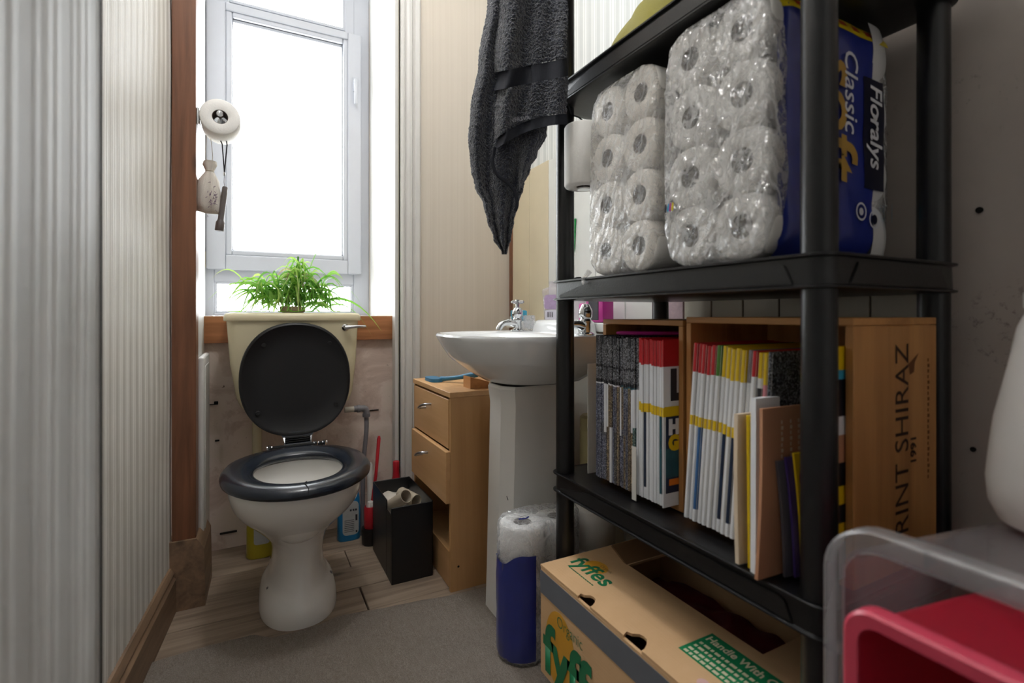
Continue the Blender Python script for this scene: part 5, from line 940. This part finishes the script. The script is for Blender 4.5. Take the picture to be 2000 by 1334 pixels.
def redbag(u, v): x = HX0-0.05+u*0.19; y = HY0-0.02+v*0.36; return (x, y, 0.245+0.020*nz(x*12, y*9, 3)+0.012*nz(x*30, y*22, 7)-0.02*u)
g = grid(bm, 40, 50, redbag); bm2 = bm.verts
lo = [[bm.verts.new((c.co.x, c.co.y, KZ0+0.006)) for c in e_] for e_ in ([r_[0] for r_ in g], [r_[-1] for r_ in g], g[0], g[-1])]
for e_, l_ in zip(([r_[0] for r_ in g], [r_[-1] for r_ in g], g[0], g[-1]), lo):
    for i in range(len(e_)-1): bm.faces.new((e_[i], e_[i+1], l_[i+1], l_[i]))
bmesh.ops.recalc_face_normals(bm, faces=bm.faces); tag(obj('red_bag', bm, 'dark_red', None, True, 60), 'dark red bag lying inside the banana box', 'bag')
# ================================================================== ROLL PACK ON THE FLOOR AND LOOSE ROLLS
def floor_pack():
    e = empty('toilet_roll_pack', (0.62, 1.09, CT)); tag(e, 'blue printed toilet roll pack standing on the carpet beside the banana box', 'toilet roll pack')
    c0 = (0.603, 1.103); z0 = CT+0.002
    for k in range(3): roll('toilet_roll', (c0[0], c0[1], z0+k*0.108), (0, 0, 1), e, None, 1.07)
    for k in range(3): roll('toilet_roll', (c0[0]+0.105, c0[1]+0.012, z0+k*0.108), (0, 0, 1), e, None, 0.98)
    bm = B(); secs = []
    def out(k, z): return [(0.603+0.003+(0.067)*k*math.cos(a)+(0.105*max(0, math.cos(a))**0.5), 1.103+(0.062*k)*math.sin(a)*(1 if math.cos(a) < 0.3 else 0.93)+0.012*max(0, math.cos(a)), z+0.0025*nz(math.cos(a)*4, math.sin(a)*4, z*20)) for a in [2*math.pi*i/64 for i in range(64)]]
    for k, z in ((0.96, CT+0.001), (1.0, CT+0.012), (1.0, 0.10), (0.985, 0.118), (1.0, 0.14), (1.0, 0.21), (0.985, 0.226), (1.0, 0.25), (1.0, 0.318), (0.97, 0.336), (0.86, 0.345), (0.6, 0.346), (0.3, 0.345), (0.05, 0.345)): secs.append(out(k, z))
    loft(bm, secs); obj('film', bm, 'film_smooth', e, True, 180)
    bm = B(); secs = []
    for k, z in ((1.0, CT+0.010), (1.022, CT+0.018), (1.022, 0.10), (1.008, 0.118), (1.022, 0.14), (1.022, 0.21), (1.008, 0.226), (1.022, 0.25), (1.025, 0.268)):
        secs.append([(0.606+(0.0672*k+0.0016*nz(a*4, z*30, 2))*math.cos(a), 1.103+(0.0624*k+0.0016*nz(a*4, z*30, 2))*math.sin(a), z+((0.020*math.cos(a+0.6)+0.006*math.sin(a*5)) if z > 0.26 else 0)+0.002*nz(a*3, z*40, 1)) for a in [R(95+175*i/40) for i in range(41)]])
    loft(bm, secs, False); obj('printed_wrap', bm, 'pack_blue', e, True, 180)
    bm = B(); tube(bm, [(0.585, 1.088, 0.3475), (0.600, 1.079, 0.349), (0.610, 1.083, 0.3505)], 0.0018, 6); obj('tear_mark', bm, 'pack_blue', e)
floor_pack()
for i, (x, y, z, s_, lb_) in enumerate(((0.835, 1.115, CT, 1.0, 'on the carpet behind the banana box beside the waste pipe'),)):
    for k in range(3): tag(roll('toilet_roll', (x, y, CT+k*0.1065), (0, 0, 1), None, None, 1.05), 'loose toilet roll, %s in the stack behind the banana box' % ['lowest', 'middle', 'topmost'][k], 'toilet roll', 'loose rolls behind the banana box')
# ================================================================== TUBS AT THE RIGHT
def tub(name, label, mat, x0, x1, y0, y1, z0, z1, taper, rim, th, r, solid=False, cat='tub'):
    """storage tub lying with its mouth to the left (x0)"""
    e = empty(name, ((x0+x1)/2, (y0+y1)/2, z0)); tag(e, label, cat); cy, cz = (y0+y1)/2, (z0+z1)/2
    def o(x, g_, rr_): return [(x, y, z) for y, z in rrect(y1-y0+2*g_, z1-z0+2*g_, rr_, 8, cy, cz)]
    bm = B(); loft(bm, [o(x0+0.004, 0, r), o((x0+x1)/2, -taper*0.5, r), o(x1-0.02, -taper, r), o(x1, -taper-0.012, r*0.8), o(x1-th, -taper-0.014, r*0.8), o(x1-0.02-th, -taper-th, r*0.9), o((x0+x1)/2, -taper*0.5-th, r*0.95), o(x0+0.004, -th, r*0.95)], True, (False, False)); bmesh.ops.recalc_face_normals(bm, faces=bm.faces); obj('tub_body', bm, mat, e, True, 60)
    bm = B(); g_ = rim; sec = [(0.0, -th), (0.0, g_-0.003), (0.003, g_), (0.020, g_), (0.020, g_-0.003), (0.004, g_-0.003), (0.004, -th)]
    loft(bm, [o(x0+dx, q, r+max(q, 0)) for dx, q in sec]+[o(x0, -th, r)], True, (False, False)); bmesh.ops.recalc_face_normals(bm, faces=bm.faces); obj('rim', bm, 'tub_rim' if mat == 'tub_clear' else mat, e, True, 40)
    return e
TY0, TY1, TZ1 = -0.17, 0.293, 0.628
tu = tub('storage_tub', 'clear plastic storage tub standing on end with its mouth to the left', 'tub_clear', 0.520, 0.925, TY0, TY1, CT, TZ1, 0.026, 0.017, 0.003, 0.035)
for k in range(5):
    bm = B(); box(bm, 0.5205, 0.539, TY1+0.001, TY1+0.0155, 0.51-k*0.09, 0.5125-k*0.09); obj('rim_rib', bm, 'tub_clear', tu)
for k in range(4):
    bm = B(); box(bm, 0.5205, 0.539, 0.22-k*0.09, 0.2225-k*0.09, TZ1+0.001, TZ1+0.0155); obj('rim_rib', bm, 'tub_clear', tu)
bm = B(); box(bm, 0.514, 0.545, 0.03, 0.125, TZ1-0.03, TZ1+0.0195, 0.006); obj('clip_handle', bm, 'tub_rim', tu, True)
plain('tub_red', 0xc02238, 0.35, var=0.05); plain('tub_red_rim', 0xd0455c, 0.35)
rt_ = tub('storage_tub', 'red plastic tub resting inside the clear tub', 'tub_red', 0.512, 0.80, TY0+0.03, 0.276, CT+0.020, 0.562, 0.02, 0.010, 0.004, 0.018)
for ch in rt_.children:
    if ch.name.startswith('rim'): ch.data.materials[0] = M['tub_red_rim']
plain('jug_white', 0xc9c6c2, 0.4, var=0.03)
jg = empty('jug', (0.772, 0.195, 0.616)); tag(jg, 'white pear shaped plastic jug standing on the clear tub', 'jug'); JX, JY, JZ = 0.775, 0.195, 0.616
bm = B(); lathe(bm, [(0.045, 0.0), (0.060, 0.006), (0.069, 0.025), (0.071, 0.05), (0.068, 0.085), (0.064, 0.12), (0.058, 0.15), (0.051, 0.185), (0.045, 0.22), (0.037, 0.24)], (JX, JY, JZ), 44); obj('jug_body', bm, 'jug_white', jg, True); bm = B(); lathe(bm, [(0.037, 0.24), (0.040, 0.242), (0.040, 0.258), (0.034, 0.262)], (JX, JY, JZ), 36); obj('lid', bm, 'jug_white', jg, True)
